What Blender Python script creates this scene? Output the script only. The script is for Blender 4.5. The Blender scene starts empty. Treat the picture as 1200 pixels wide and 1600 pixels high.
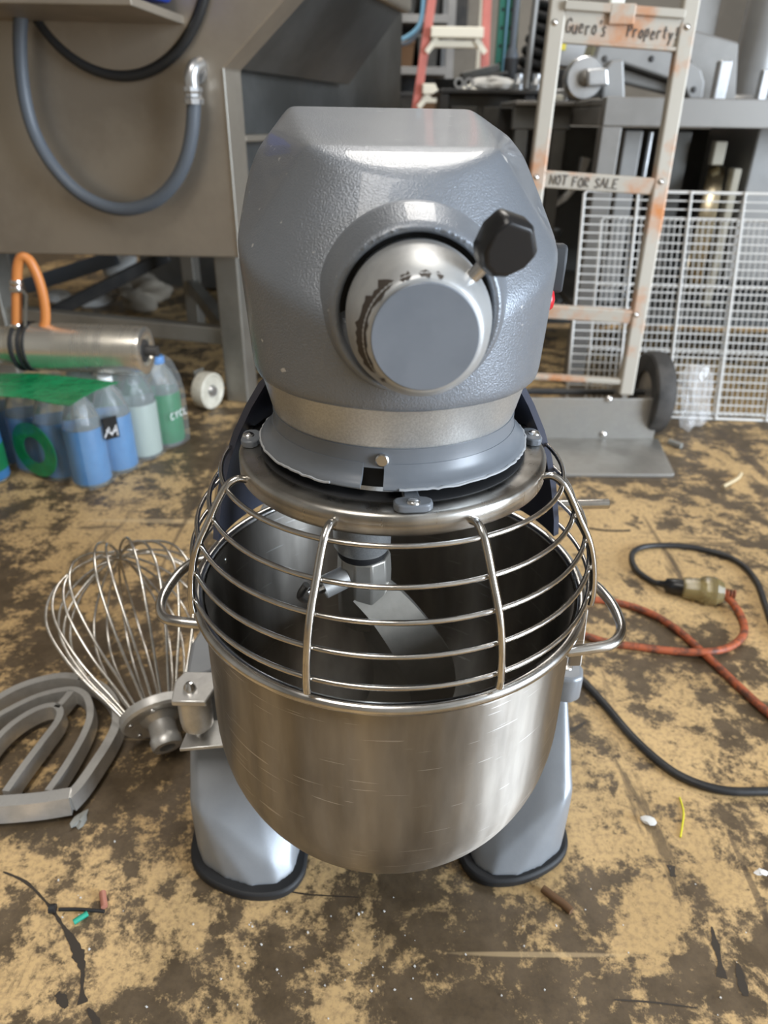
import bpy, bmesh, math, random
from mathutils import Vector, Matrix, Quaternion

random.seed(7)
S = bpy.context.scene
C = S.collection
PI = math.pi
R = math.radians

# ------------------------------------------------------------------ camera
PITCH, ROLL, FPX = R(28.85), R(1.0), 1110.0
CAM = Vector((-.0057, -.504, .702))
cd = bpy.data.cameras.new('camera')
cd.sensor_fit = 'VERTICAL'; cd.sensor_height = 36.0; cd.sensor_width = 27.0
cd.lens = 36.0 * FPX / 1600.0
cd.clip_start = .02; cd.clip_end = 60
cd.dof.use_dof = True; cd.dof.focus_distance = .52; cd.dof.aperture_fstop = 7.0
cam = bpy.data.objects.new('camera', cd); C.objects.link(cam)
fw = Vector((0, math.cos(PITCH), -math.sin(PITCH)))
up = Vector((0, math.sin(PITCH), math.cos(PITCH)))
rt = Vector((1, 0, 0))
cr, sr = math.cos(ROLL), math.sin(ROLL)
# image right / up axes after the small roll of the hand-held camera
ax = rt * cr + up * sr
ay = up * cr - rt * sr
M3 = Matrix((ax, ay, -fw)).transposed()
cam.matrix_world = Matrix.Translation(CAM) @ M3.to_4x4()
S.camera = cam

# ------------------------------------------------------------------ world, lights, exposure
W = bpy.data.worlds.new('world'); S.world = W; W.use_nodes = True
W.node_tree.nodes['Background'].inputs[0].default_value = (.80, .88, 1.0, 1)
W.node_tree.nodes['Background'].inputs[1].default_value = .9

def area(name, loc, target, sx, sy, power, col):
    l = bpy.data.lights.new(name, 'AREA'); l.shape = 'RECTANGLE'; l.size = sx; l.size_y = sy
    l.energy = power; l.color = col
    o = bpy.data.objects.new(name, l); C.objects.link(o); o.location = loc
    o.rotation_euler = (Vector(target) - Vector(loc)).to_track_quat('-Z', 'Y').to_euler()
    return o
# daylight through the open bay door in front and to the right, skylights in the roof
area('bay_door_daylight', (5.0, -2.2, 1.55), (0, -1.0, 1.0), 2.2, 2.9, 560, (.76, .87, 1.0))
area('skylight_near', (-.7, -1.3, 4.1), (-.5, -.9, 0), 1.2, 2.2, 84, (1.0, .95, .88))
area('skylight_far', (.4, 3.6, 3.95), (.4, 3.6, 0), 1.4, 2.8, 120, (1.0, .95, .88))
S.view_settings.view_transform = 'Standard'
S.view_settings.look = 'None'
S.view_settings.exposure = .12
S.view_settings.gamma = 1.0
S.view_settings.use_curve_mapping = False

# ------------------------------------------------------------------ helpers
def ray(px, py):
    du, dv = px - 600.0, py - 800.0
    return (fw + ax * (du / FPX) - ay * (dv / FPX))
def at(px, py, Y):
    d = ray(px, py); t = (Y - CAM.y) / d.y
    return CAM + d * t
def flr(px, py, z=0.0):
    d = ray(px, py); t = (z - CAM.z) / d.z
    return CAM + d * t
def onpl(px, py, p0, n):
    d = ray(px, py); t = (Vector(p0) - CAM).dot(n) / d.dot(n)
    return CAM + d * t

def mat(name, col, rough=.5, metal=0.0, col2=None, nscale=8.0, lo=.42, hi=.6, detail=6.0, stretch=(1,1,1),
        bump=0.0, bscale=60.0, bstretch=None, rvar=0.0, spec=.5, trans=0.0, ior=1.45, alpha=1.0, aniso=0.0, coat=0.0, emit=0.0, dist=0.002, distort=0.0, voronoi=False):
    m = bpy.data.materials.new(name); m.use_nodes = True
    nt = m.node_tree; b = nt.nodes['Principled BSDF']
    def L(a, c): nt.links.new(a, c)
    b.inputs['Base Color'].default_value = (*col, 1)
    b.inputs['Roughness'].default_value = rough
    b.inputs['Metallic'].default_value = metal
    b.inputs['Specular IOR Level'].default_value = spec
    b.inputs['IOR'].default_value = ior
    b.inputs['Transmission Weight'].default_value = trans
    b.inputs['Alpha'].default_value = alpha
    b.inputs['Anisotropic'].default_value = aniso
    b.inputs['Coat Weight'].default_value = coat
    if emit:
        b.inputs['Emission Color'].default_value = (*col, 1); b.inputs['Emission Strength'].default_value = emit
    tc = None
    def coords(st):
        nonlocal tc
        if tc is None: tc = nt.nodes.new('ShaderNodeTexCoord')
        mp = nt.nodes.new('ShaderNodeMapping'); mp.inputs['Scale'].default_value = st
        L(tc.outputs['Object'], mp.inputs['Vector']); return mp.outputs[0]
    if col2 is not None or rvar:
        n = nt.nodes.new('ShaderNodeTexNoise'); n.inputs['Scale'].default_value = nscale
        n.inputs['Detail'].default_value = detail; n.inputs['Roughness'].default_value = .62
        n.inputs['Distortion'].default_value = distort
        L(coords(stretch), n.inputs['Vector'])
        rp = nt.nodes.new('ShaderNodeValToRGB')
        rp.color_ramp.elements[0].position = lo; rp.color_ramp.elements[1].position = hi
        L(n.outputs['Fac'], rp.inputs[0])
        if col2 is not None:
            mx = nt.nodes.new('ShaderNodeMix'); mx.data_type = 'RGBA'
            mx.inputs[6].default_value = (*col, 1); mx.inputs[7].default_value = (*col2, 1)
            L(rp.outputs[0], mx.inputs[0]); L(mx.outputs[2], b.inputs['Base Color'])
        if rvar:
            mr = nt.nodes.new('ShaderNodeMapRange')
            mr.inputs[3].default_value = max(.02, rough - rvar); mr.inputs[4].default_value = rough + rvar
            L(rp.outputs[0], mr.inputs[0]); L(mr.outputs[0], b.inputs['Roughness'])
    if bump:
        n2 = nt.nodes.new('ShaderNodeTexNoise'); n2.inputs['Scale'].default_value = bscale
        n2.inputs['Detail'].default_value = 3.0
        L(coords(bstretch or (1, 1, 1)), n2.inputs['Vector'])
        bp = nt.nodes.new('ShaderNodeBump'); bp.inputs['Strength'].default_value = bump
        bp.inputs['Distance'].default_value = dist
        L(n2.outputs['Fac'], bp.inputs['Height']); L(bp.outputs[0], b.inputs['Normal'])
    return m

def frame(p, d, hint=Vector((0, 0, 1))):
    d = d.normalized()
    if abs(d.dot(hint)) > .98: hint = Vector((1, 0, 0)) if abs(d.x) < .9 else Vector((0, 1, 0))
    u = hint.cross(d).normalized(); w = d.cross(u)
    return u, w

class MB:
    def __init__(s): s.v = []; s.f = []
    def add(s, vs, fs, M=None):
        k = len(s.v)
        for p in vs:
            p = Vector(p); s.v.append(tuple(M @ p if M is not None else p))
        for f in fs: s.f.append(tuple(i + k for i in f))
        return s
    def box(s, c, d, M=None):
        x, y, z = c; a, b, e = d[0]/2, d[1]/2, d[2]/2
        vs = [(x+i*a, y+j*b, z+k*e) for i in (-1, 1) for j in (-1, 1) for k in (-1, 1)]
        return s.add(vs, [(0,1,3,2),(4,6,7,5),(0,4,5,1),(2,3,7,6),(0,2,6,4),(1,5,7,3)], M)
    def bar(s, p, q, w, h, hint=Vector((0,0,1)), M=None):
        p, q = Vector(p), Vector(q); u, v = frame(p, q - p, hint)
        vs = [b + u*i*w/2 + v*j*h/2 for b in (p, q) for i, j in ((-1,-1),(1,-1),(1,1),(-1,1))]
        return s.add(vs, [(3,2,1,0),(4,5,6,7),(0,1,5,4),(1,2,6,5),(2,3,7,6),(3,0,4,7)], M)
    def sweep(s, path, sec, closed=False, M=None, hint=None, scale=None):
        """sweep a closed 2D section (list of (a,b)) along a path; sections keep a steady up direction"""
        P = [Vector(p) for p in path]; n = len(P); m = len(sec)
        T = []
        for i in range(n):
            if closed: t = P[(i+1) % n] - P[i-1]
            else: t = P[min(i+1, n-1)] - P[max(i-1, 0)]
            T.append(t.normalized())
        if hint is None: hint = Vector((0,0,1))
        u, w = frame(P[0], T[0], hint)
        vs = []
        for i in range(n):
            if i:
                q = T[i-1].rotation_difference(T[i]); u = (q @ u)
                u = (u - T[i]*u.dot(T[i])).normalized()
            w = T[i].cross(u)
            k = scale[i] if scale else 1.0
            if not isinstance(k, (tuple, list)): k = (k, k)
            vs += [P[i] + u*a*k[0] + w*b*k[1] for a, b in sec]
        fs = []
        for i in range(n if closed else n-1):
            j = (i+1) % n
            for a in range(m):
                b = (a+1) % m
                fs.append((i*m+a, i*m+b, j*m+b, j*m+a))
        if not closed:
            fs.append(tuple(range(m))[::-1]); fs.append(tuple((n-1)*m+a for a in range(m)))
        return s.add(vs, fs, M)
    def tube(s, path, r, n=8, closed=False, M=None, scale=None):
        return s.sweep(path, [(r*math.cos(2*PI*k/n), r*math.sin(2*PI*k/n)) for k in range(n)], closed, M, scale=scale)
    def lathe(s, prof, n=48, M=None, a0=0.0, a1=2*PI, closed=False):
        """revolve (radius, height) points about local Z; closed joins last profile point to the first"""
        full = abs(a1 - a0 - 2*PI) < 1e-6; m = len(prof); vs = []; fs = []
        K = n if full else n + 1
        for k in range(K):
            a = a0 + (a1-a0)*k/n; c, q = math.cos(a), math.sin(a)
            vs += [(r*c, r*q, z) for r, z in prof]
        for k in range(n):
            j = (k+1) % K
            for a in range(m if closed else m-1):
                b = (a+1) % m
                fs.append((k*m+a, j*m+a, j*m+b, k*m+b))
        if not full and closed:
            fs.append(tuple(range(m))); fs.append(tuple(n*m+a for a in range(m))[::-1])
        return s.add(vs, fs, M)
    def prism(s, poly, z0, z1, M=None):
        n = len(poly)
        vs = [(x, y, z0) for x, y in poly] + [(x, y, z1) for x, y in poly]
        fs = [tuple(range(n))[::-1], tuple(range(n, 2*n))] + [(i, (i+1) % n, n+(i+1) % n, n+i) for i in range(n)]
        return s.add(vs, fs, M)
    def slab(s, pts, off):
        """planar outline (world points) given a real thickness by the offset vector"""
        n = len(pts); off = Vector(off)
        vs = [Vector(p) for p in pts] + [Vector(p) + off for p in pts]
        fs = [tuple(range(n))[::-1], tuple(range(n, 2*n))] + [(i, (i+1) % n, n+(i+1) % n, n+i) for i in range(n)]
        return s.add(vs, fs)
    def hull(s, pts, M=None):
        bm = bmesh.new()
        for p in pts: bm.verts.new(p)
        bmesh.ops.convex_hull(bm, input=bm.verts)
        bm.verts.ensure_lookup_table(); bm.verts.index_update()
        used = [v for v in bm.verts if v.link_faces]
        ix = {v.index: i for i, v in enumerate(used)}
        s.add([v.co.copy() for v in used], [tuple(ix[v.index] for v in f.verts) for f in bm.faces], M)
        bm.free(); return s
    def mesh(s, name, m, smooth=40):
        me = bpy.data.meshes.new(name); me.from_pydata(s.v, [], s.f)
        bm = bmesh.new(); bm.from_mesh(me); bmesh.ops.recalc_face_normals(bm, faces=bm.faces); bm.to_mesh(me); bm.free()
        me.materials.append(m)
        if smooth:
            me.polygons.foreach_set('use_smooth', [True]*len(me.polygons))
            if smooth < 180: me.set_sharp_from_angle(angle=R(smooth))
        return me
    def build(s, name, m, parent=None, smooth=40, bevel=0.0, seg=2, label=None, world=False):
        o = bpy.data.objects.new(name, s.mesh(name, m, smooth)); C.objects.link(o)
        if parent is not None:
            o.parent = parent
            if world: o.matrix_parent_inverse = pinv(parent)
        if bevel:
            b = o.modifiers.new('bevel', 'BEVEL'); b.width = bevel; b.segments = seg; b.limit_method = 'ANGLE'; b.angle_limit = R(35)
        if label: o['label'] = label
        return o
def pmat(o):
    M = Matrix.LocRotScale(o.location, o.rotation_euler, o.scale)
    if o.parent: M = pmat(o.parent) @ o.matrix_parent_inverse @ M
    return M
def pinv(o): return pmat(o).inverted()

def tag(o, label, cat, group=None, kind=None):
    o['label'] = label; o['category'] = cat
    if group: o['group'] = group
    if kind: o['kind'] = kind
    return o
def thing(name, label, cat, loc=(0,0,0), rz=0.0, group=None):
    o = bpy.data.objects.new(name, None); C.objects.link(o)
    o.location = loc; o.rotation_euler = (0, 0, rz); o.empty_display_size = .05
    return tag(o, label, cat, group)
def struct(o): o['kind'] = 'structure'; return o
def soften(o, voxel, it=8, fac=.5):
    r = o.modifiers.new('remesh', 'REMESH'); r.mode = 'VOXEL'; r.voxel_size = voxel; r.use_smooth_shade = True
    k = o.modifiers.new('smooth', 'SMOOTH'); k.factor = fac; k.iterations = it
    return o
def inst(src, name, parent, M):
    o = bpy.data.objects.new(name, src.data); C.objects.link(o); o.parent = parent
    o.matrix_local = M; return o
def bez(pts, n=10, closed=False):
    """smooth path through the points (Catmull-Rom)"""
    P = [Vector(p) for p in pts]; out = []
    N = len(P)
    for i in range(N if closed else N-1):
        if closed: a, b, c, d = P[i-1], P[i], P[(i+1) % N], P[(i+2) % N]
        else: a, b, c, d = P[max(i-1,0)], P[i], P[i+1], P[min(i+2,N-1)]
        for k in range(n):
            t = k/n
            out.append(.5*((2*b) + (c-a)*t + (2*a-5*b+4*c-d)*t*t + (3*b-a-3*c+d)*t**3))
    if not closed: out.append(P[-1])
    return out
def pol(r, az, z):
    a = R(az); return Vector((r*math.sin(a), -r*math.cos(a), z))
def axis_m(loc, d, hint=Vector((0,0,1))):
    """matrix whose local Z points along d"""
    d = Vector(d).normalized(); u, w = frame(Vector(loc), d, hint)
    return Matrix.Translation(Vector(loc)) @ Matrix((u, w, d)).transposed().to_4x4()
def lump(name, m, parent, c, r, seed, amp=.35, sub=3, flat=1.0, world=True, smooth=30, fine=.1):
    bm = bmesh.new(); bmesh.ops.create_icosphere(bm, subdivisions=sub, radius=1)
    rnd = random.Random(seed)
    ks = [(Vector((rnd.uniform(-1,1), rnd.uniform(-1,1), rnd.uniform(-1,1)))*3.2, rnd.uniform(0,6)) for _ in range(7)]
    mb = MB()
    for v in bm.verts:
        f = 1 + amp*sum(math.sin(v.co.dot(k)+p) for k, p in ks)/3 + rnd.uniform(-fine, fine)
        p = v.co*f
        v.co = Vector((c[0]+p.x*r[0], c[1]+p.y*r[1], max(c[2]+p.z*r[2], flat)))
    bm.verts.index_update()
    mb.add([v.co.copy() for v in bm.verts], [tuple(v.index for v in f.verts) for f in bm.faces]); bm.free()
    return mb.build(name, m, parent, smooth, world=world)

# ------------------------------------------------------------------ materials
def floor_material():
    m = bpy.data.materials.new('worn_plywood_floor'); m.use_nodes = True
    nt = m.node_tree; b = nt.nodes['Principled BSDF']; L = nt.links.new
    tc = nt.nodes.new('ShaderNodeTexCoord')
    def noise(scale, detail=8, rough=.6, dist=0.0, st=(1,1,1), rot=0.0):
        mp = nt.nodes.new('ShaderNodeMapping'); mp.inputs['Scale'].default_value = st; mp.inputs['Rotation'].default_value = (0,0,rot)
        L(tc.outputs['Object'], mp.inputs[0])
        n = nt.nodes.new('ShaderNodeTexNoise'); n.inputs['Scale'].default_value = scale; n.inputs['Detail'].default_value = detail
        n.inputs['Roughness'].default_value = rough; n.inputs['Distortion'].default_value = dist
        L(mp.outputs[0], n.inputs['Vector']); return n.outputs['Fac']
    def ramp(x, a, c, inv=False):
        r = nt.nodes.new('ShaderNodeMapRange'); r.inputs[1].default_value = a; r.inputs[2].default_value = c
        if inv: r.inputs[3].default_value = 1; r.inputs[4].default_value = 0
        L(x, r.inputs[0]); return r.outputs[0]
    def math_(op, x, y):
        n = nt.nodes.new('ShaderNodeMath'); n.operation = op
        for i, q in enumerate((x, y)):
            if isinstance(q, (int, float)): n.inputs[i].default_value = q
            else: L(q, n.inputs[i])
        return n.outputs[0]
    def mix(f, a, c):
        n = nt.nodes.new('ShaderNodeMix'); n.data_type = 'RGBA'
        if isinstance(f, float): n.inputs[0].default_value = f
        else: L(f, n.inputs[0])
        for i, q in ((6, a), (7, c)):
            if isinstance(q, tuple): n.inputs[i].default_value = (*q, 1)
            else: L(q, n.inputs[i])
        return n.outputs[2]
    tan = mix(ramp(noise(5, 5), .35, .65), (.62, .425, .205), (.48, .325, .15))
    tan = mix(ramp(noise(150, 4, .7), .45, .75), tan, (.27, .185, .10))
    # worn dark grime: large drifts, patches, fine specks
    big = noise(2.3, 4, .55, .3)
    patch = noise(13, 14, .74, .15)
    fine = noise(70, 8, .8)
    s = math_('ADD', math_('MULTIPLY', patch, .62), math_('MULTIPLY', big, .38))
    s = math_('ADD', s, math_('MULTIPLY', math_('SUBTRACT', fine, .5), .22))
    d1 = ramp(s, .474, .518)
    st1 = ramp(noise(9, 8, .7, .2, (1, .22, 1), .5), .585, .63)
    st2 = ramp(noise(10, 8, .7, .2, (.2, 1, 1), .25), .60, .64)
    d2 = math_('MULTIPLY', math_('MAXIMUM', st1, st2), .75)
    spots = ramp(noise(95, 2, .4), .70, .74)
    dk = math_('MAXIMUM', math_('MAXIMUM', math_('MULTIPLY', d1, .9), d2), math_('MULTIPLY', spots, .7))
    col = mix(dk, tan, mix(ramp(noise(30, 6), .4, .6), (.040, .029, .020), (.075, .055, .037)))
    # straight scratches: pale and dark
    sc1 = ramp(noise(26, 2, .4, 0, (.035, 1, 1), .35), .70, .715)
    sc2 = ramp(noise(24, 2, .4, 0, (1, .03, 1), -.4), .71, .722)
    col = mix(math_('MULTIPLY', sc1, .45), col, (.62, .46, .26))
    col = mix(math_('MULTIPLY', sc2, .6), col, (.07, .05, .035))
    L(col, b.inputs['Base Color'])
    rr = nt.nodes.new('ShaderNodeMapRange'); rr.inputs[3].default_value = .58; rr.inputs[4].default_value = .42
    L(dk, rr.inputs[0]); L(rr.outputs[0], b.inputs['Roughness'])
    b.inputs['Specular IOR Level'].default_value = .35
    bp = nt.nodes.new('ShaderNodeBump'); bp.inputs['Strength'].default_value = .25; bp.inputs['Distance'].default_value = .002
    L(math_('SUBTRACT', fine, math_('MULTIPLY', dk, .5)), bp.inputs['Height']); L(bp.outputs[0], b.inputs['Normal'])
    return m

def bowl_material(name, base, rough, scr=.5, aniso=0.0):
    m = bpy.data.materials.new(name); m.use_nodes = True
    nt = m.node_tree; b = nt.nodes['Principled BSDF']; L = nt.links.new
    tc = nt.nodes.new('ShaderNodeTexCoord')
    def noise(scale, st, detail=4, rot=(0,0,0)):
        mp = nt.nodes.new('ShaderNodeMapping'); mp.inputs['Scale'].default_value = st; mp.inputs['Rotation'].default_value = rot
        L(tc.outputs['Object'], mp.inputs[0])
        n = nt.nodes.new('ShaderNodeTexNoise'); n.inputs['Scale'].default_value = scale; n.inputs['Detail'].default_value = detail
        L(mp.outputs[0], n.inputs['Vector']); return n.outputs['Fac']
    b.inputs['Metallic'].default_value = 1.0
    if aniso:
        tg = nt.nodes.new('ShaderNodeTangent'); tg.direction_type = 'RADIAL'; tg.axis = 'Z'
        L(tg.outputs[0], b.inputs['Tangent']); b.inputs['Anisotropic'].default_value = aniso; b.inputs['Anisotropic Rotation'].default_value = .25
    mx = nt.nodes.new('ShaderNodeMix'); mx.data_type = 'RGBA'
    mx.inputs[6].default_value = (*base, 1); mx.inputs[7].default_value = tuple(q*.60 for q in base) + (1,)
    r0 = nt.nodes.new('ShaderNodeMapRange'); r0.inputs[1].default_value = .35; r0.inputs[2].default_value = .68
    L(noise(34, (1, 1, .22), 8), r0.inputs[0]); L(r0.outputs[0], mx.inputs[0]); L(mx.outputs[2], b.inputs['Base Color'])  # brushed streaks, colour contrast raised to imitate reflected bands
    r1 = nt.nodes.new('ShaderNodeMapRange'); r1.inputs[1].default_value = .3; r1.inputs[2].default_value = .7
    r1.inputs[3].default_value = rough - .06; r1.inputs[4].default_value = rough + .10
    L(noise(40, (1, 1, .1), 6), r1.inputs[0]); L(r1.outputs[0], b.inputs['Roughness'])
    # fine drawing lines and a few random scratches
    a1 = noise(420, (.05, .05, 1.0), 2)
    a2 = noise(480, (.035, .045, 1), 1, (.35, .2, .3)); a3 = noise(480, (.05, .03, 1), 1, (-.55, .4, .9))
    def thin(x, lo, hi):
        q = nt.nodes.new('ShaderNodeMapRange'); q.inputs[1].default_value = lo; q.inputs[2].default_value = hi; L(x, q.inputs[0]); return q.outputs[0]
    ad = nt.nodes.new('ShaderNodeMath'); ad.operation = 'ADD'; L(thin(a2, .735, .755), ad.inputs[0]); L(thin(a3, .725, .745), ad.inputs[1])
    if aniso:
        sm = nt.nodes.new('ShaderNodeMath'); sm.operation = 'MULTIPLY'; sm.inputs[1].default_value = .5; sm.use_clamp = True; L(ad.outputs[0], sm.inputs[0])
        m2 = nt.nodes.new('ShaderNodeMix'); m2.data_type = 'RGBA'; m2.inputs[7].default_value = (.82, .80, .78, 1)
        L(sm.outputs[0], m2.inputs[0]); L(mx.outputs[2], m2.inputs[6]); L(m2.outputs[2], b.inputs['Base Color'])
    ad2 = nt.nodes.new('ShaderNodeMath'); ad2.operation = 'MULTIPLY_ADD'; ad2.inputs[1].default_value = scr; L(ad.outputs[0], ad2.inputs[0]); L(a1, ad2.inputs[2])
    bp = nt.nodes.new('ShaderNodeBump'); bp.inputs['Strength'].default_value = .10; bp.inputs['Distance'].default_value = .0006
    L(ad2.outputs[0], bp.inputs['Height']); L(bp.outputs[0], b.inputs['Normal'])
    return m

def chipped_hub_material():
    """light cast grey with dark flaked paint along the front edge"""
    m = mat('hub_cast_grey', (.50, .51, .51), .42, .55, (.40, .41, .42), 30, bump=.12, bscale=240, dist=.0006)
    return m

F = {}
F['floor'] = floor_material()
F['paint'] = mat('grey_hammered_paint', (.200, .218, .245), .33, .35, (.215, .232, .258), 14, bump=.50, bscale=860, dist=.0009, coat=.25)
def flecks(m, col, scale, lo, hi, st):
    nt = m.node_tree; b = nt.nodes['Principled BSDF']; L = nt.links.new
    tc = nt.nodes.new('ShaderNodeTexCoord'); mp = nt.nodes.new('ShaderNodeMapping'); mp.inputs['Scale'].default_value = st
    mp.inputs['Rotation'].default_value = (.1, .05, .35)
    n = nt.nodes.new('ShaderNodeTexNoise'); n.inputs['Scale'].default_value = scale; n.inputs['Detail'].default_value = 3
    mr = nt.nodes.new('ShaderNodeMapRange'); mr.inputs[1].default_value = lo; mr.inputs[2].default_value = hi
    mx = nt.nodes.new('ShaderNodeMix'); mx.data_type = 'RGBA'; mx.inputs[7].default_value = (*col, 1)
    L(tc.outputs['Object'], mp.inputs[0]); L(mp.outputs[0], n.inputs['Vector']); L(n.outputs['Fac'], mr.inputs[0]); L(mr.outputs[0], mx.inputs[0])
    old = b.inputs['Base Color'].links[0].from_socket; L(old, mx.inputs[6]); L(mx.outputs[2], b.inputs['Base Color'])
flecks(F['paint'], (.58, .57, .56), 110, .705, .735, (.35, 1, 1))
F['paint_plain'] = mat('grey_satin_paint', (.165, .185, .215), .36, .12, (.185, .205, .235), 24, rvar=.04)
F['leg_paint'] = mat('pale_grey_cast_paint', (.29, .305, .325), .40, .3, (.26, .275, .295), 16, bump=.10, bscale=420, dist=.0006)
F['silver'] = mat('sparkling_silver_paint', (.56, .57, .57), .36, .7, (.47, .48, .485), 700, lo=.35, hi=.65, detail=1, bump=.18, bscale=800, dist=.0006)
F['skirt'] = mat('slate_grey_plastic', (.150, .163, .180), .33, .0, (.165, .178, .196), 22)
F['edge'] = mat('rough_cut_grey_edge', (.40, .41, .42), .6)
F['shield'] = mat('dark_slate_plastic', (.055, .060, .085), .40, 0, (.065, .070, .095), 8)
F['hub'] = chipped_hub_material()
F['chip'] = mat('bare_brown_chip', (.045, .035, .028), .6)
F['black'] = mat('black_plastic', (.012, .012, .013), .33, 0, (.03, .028, .025), 40, lo=.55, hi=.75)
F['rubber'] = mat('black_rubber', (.016, .016, .017), .6, bump=.1, bscale=90)
F['gap'] = mat('recess_shade_black', (.012, .012, .012), .7)  # near-black colour puts shade into the hub gap, neck and slots
F['red'] = mat('red_button', (.55, .02, .03), .3)
F['knobgrey'] = mat('charcoal_switch_plastic', (.035, .038, .043), .6)
F['ring'] = bowl_material('brushed_guard_ring', (.60, .575, .535), .27, .3)
F['chrome'] = mat('polished_steel_wire', (.68, .66, .63), .17, 1.0, (.56, .53, .49), 60, rvar=.05)
F['rivet'] = mat('bright_rivet', (.72, .71, .70), .25, 1.0)
F['bowl'] = bowl_material('stainless_bowl', (.43, .395, .35), .38, .8, .88)
F['bead'] = bowl_material('stainless_bead', (.70, .68, .65), .20, .4)
F['cast'] = mat('cast_aluminium', (.70, .69, .67), .38, .7, (.57, .56, .535), 30, bump=.12, bscale=200, dist=.0008, rvar=.06)
F['hook'] = mat('burnished_cast_hook', (.47, .445, .40), .40, .7, (.38, .36, .32), 18, bump=.12, bscale=160, dist=.0008)
F['whip'] = mat('tinned_wire', (.78, .76, .72), .26, 1.0, (.62, .59, .54), 80)
F['cord'] = mat('black_cord_rubber', (.018, .018, .019), .48, 0, (.035, .034, .033), 30)
F['orange'] = mat('orange_cord_jacket', (.40, .095, .035), .55, 0, (.10, .042, .026), 70, lo=.42, hi=.62)
F['amber'] = mat('smoky_amber_plastic', (.52, .42, .20), .22, 0, trans=.72, ior=1.45)
F['machine'] = mat('dull_stainless_sheet', (.40, .35, .285), .45, .65, (.33, .285, .23), 3.0, rvar=.05, bump=.06, bscale=60, bstretch=(1,1,.05))
F['machine_dark'] = mat('brushed_dark_stainless', (.22, .222, .215), .42, .8, (.17, .172, .165), 4.0, bump=.08, bscale=90, bstretch=(.05,1,1))
F['conduit'] = mat('blue_grey_conduit', (.095, .108, .125), .45)
F['gasket'] = mat('black_gasket', (.02, .02, .02), .5)
F['blue'] = mat('royal_blue_plastic', (.015, .045, .30), .35)
F['frame'] = mat('dull_steel_tube', (.30, .285, .25), .48, .75, (.24, .225, .195), 6.0)
F['nylon'] = mat('cream_nylon', (.62, .58, .48), .5, 0, (.50, .46, .37), 20)
F['sandy'] = mat('dull_cream_enamel', (.36, .33, .26), .5)
F['roller'] = mat('turned_steel', (.80, .76, .68), .30, .9, (.66, .62, .54), 4, stretch=(8, .3, .3), rvar=.06)
F['hose'] = mat('orange_air_hose', (.56, .20, .055), .4)
F['clearfilm'] = mat('clear_plastic_film', (.80, .84, .83), .10, 0, trans=.0, alpha=.10, spec=1.0, bump=.5, bscale=26, dist=.01)
F['bottle'] = mat('clear_bottle_plastic', (.78, .86, .86), .08, 0, trans=.85, ior=1.2, spec=.8)
F['cap'] = mat('white_cap', (.82, .84, .84), .4)
F['capblue'] = mat('blue_cap', (.05, .22, .55), .4)
F['lblue'] = mat('sky_blue_label', (.055, .20, .42), .4, 0, (.045, .17, .37), 20)
F['lgreen'] = mat('green_label', (.012, .19, .07), .4, 0, (.012, .15, .055), 20)
F['lpale'] = mat('pale_grey_label', (.34, .40, .36), .45)
F['ink'] = mat('black_print', (.012, .012, .012), .5)
F['white'] = mat('white_print', (.85, .85, .85), .5)
F['greenfilm'] = mat('green_film_print', (.008, .19, .065), .25, 0, (.012, .26, .095), 9, spec=.8, bump=.5, bscale=30, dist=.01)
F['truck'] = mat('cream_aluminium_rust_stain', (.44, .405, .345), .5, .25, (.50, .19, .055), 5.5, lo=.52, hi=.68, bump=.05, bscale=80)
F['plate'] = mat('scuffed_aluminium_plate', (.42, .405, .375), .45, .75, (.33, .315, .29), 9, rvar=.07, bump=.08, bscale=140)
F['marker'] = mat('faded_marker_ink', (.12, .108, .098), .8)
F['tyre'] = mat('worn_tyre_rubber', (.035, .033, .031), .7, 0, (.07, .065, .06), 14)
F['rack'] = mat('white_coated_wire', (.66, .65, .62), .42)
F['bag'] = mat('thin_clear_bag', (.92, .93, .94), .08, 0, alpha=.24, spec=1.0)
F['steel'] = mat('grey_table_steel', (.25, .24, .225), .45, .4, (.21, .20, .185), 5)
F['steel_light'] = mat('light_grey_enamel', (.29, .285, .275), .42, .2, (.24, .236, .228), 5)
F['alu'] = mat('bright_aluminium', (.62, .625, .63), .34, .9, (.48, .49, .50), 10)
F['darksteel'] = mat('blackened_steel', (.045, .045, .045), .5, .4, (.07, .065, .06), 12)
F['dim'] = mat('dark_grey_sheet', (.11, .108, .10), .5, .3, (.075, .073, .068), 5)
F['brass'] = mat('worn_brass_band', (.60, .52, .36), .28, 1.0)
F['ladder'] = mat('salmon_red_fibreglass', (.62, .20, .165), .5, 0, (.55, .17, .14), 10)
F['step'] = mat('cream_ladder_step', (.80, .75, .62), .5)
F['wood'] = mat('ochre_plywood', (.42, .25, .09), .6, 0, (.35, .20, .07), 7)
F['woodpale'] = mat('pale_timber', (.60, .49, .31), .6)
F['wallm'] = mat('stained_concrete_wall', (.30, .275, .235), .8, 0, (.24, .22, .19), 2.2, bump=.1, bscale=20)
F['ceil'] = mat('ceiling_sheeting', (.36, .34, .31), .8)
F['green'] = mat('bottle_green_enamel', (.03, .17, .115), .4)
F['bluehose'] = mat('pale_blue_hose', (.16, .33, .45), .45)
F['whitepaint'] = mat('off_white_board', (.78, .78, .70), .5)
F['yellow'] = mat('yellow_sticker', (.75, .62, .06), .5)
F['rag'] = mat('crumpled_white_rag', (.62, .61, .58), .8)
F['sack'] = mat('tan_sackcloth', (.27, .235, .185), .9)
F['brown'] = mat('brown_bark_strip', (.14, .075, .035), .7)

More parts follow.
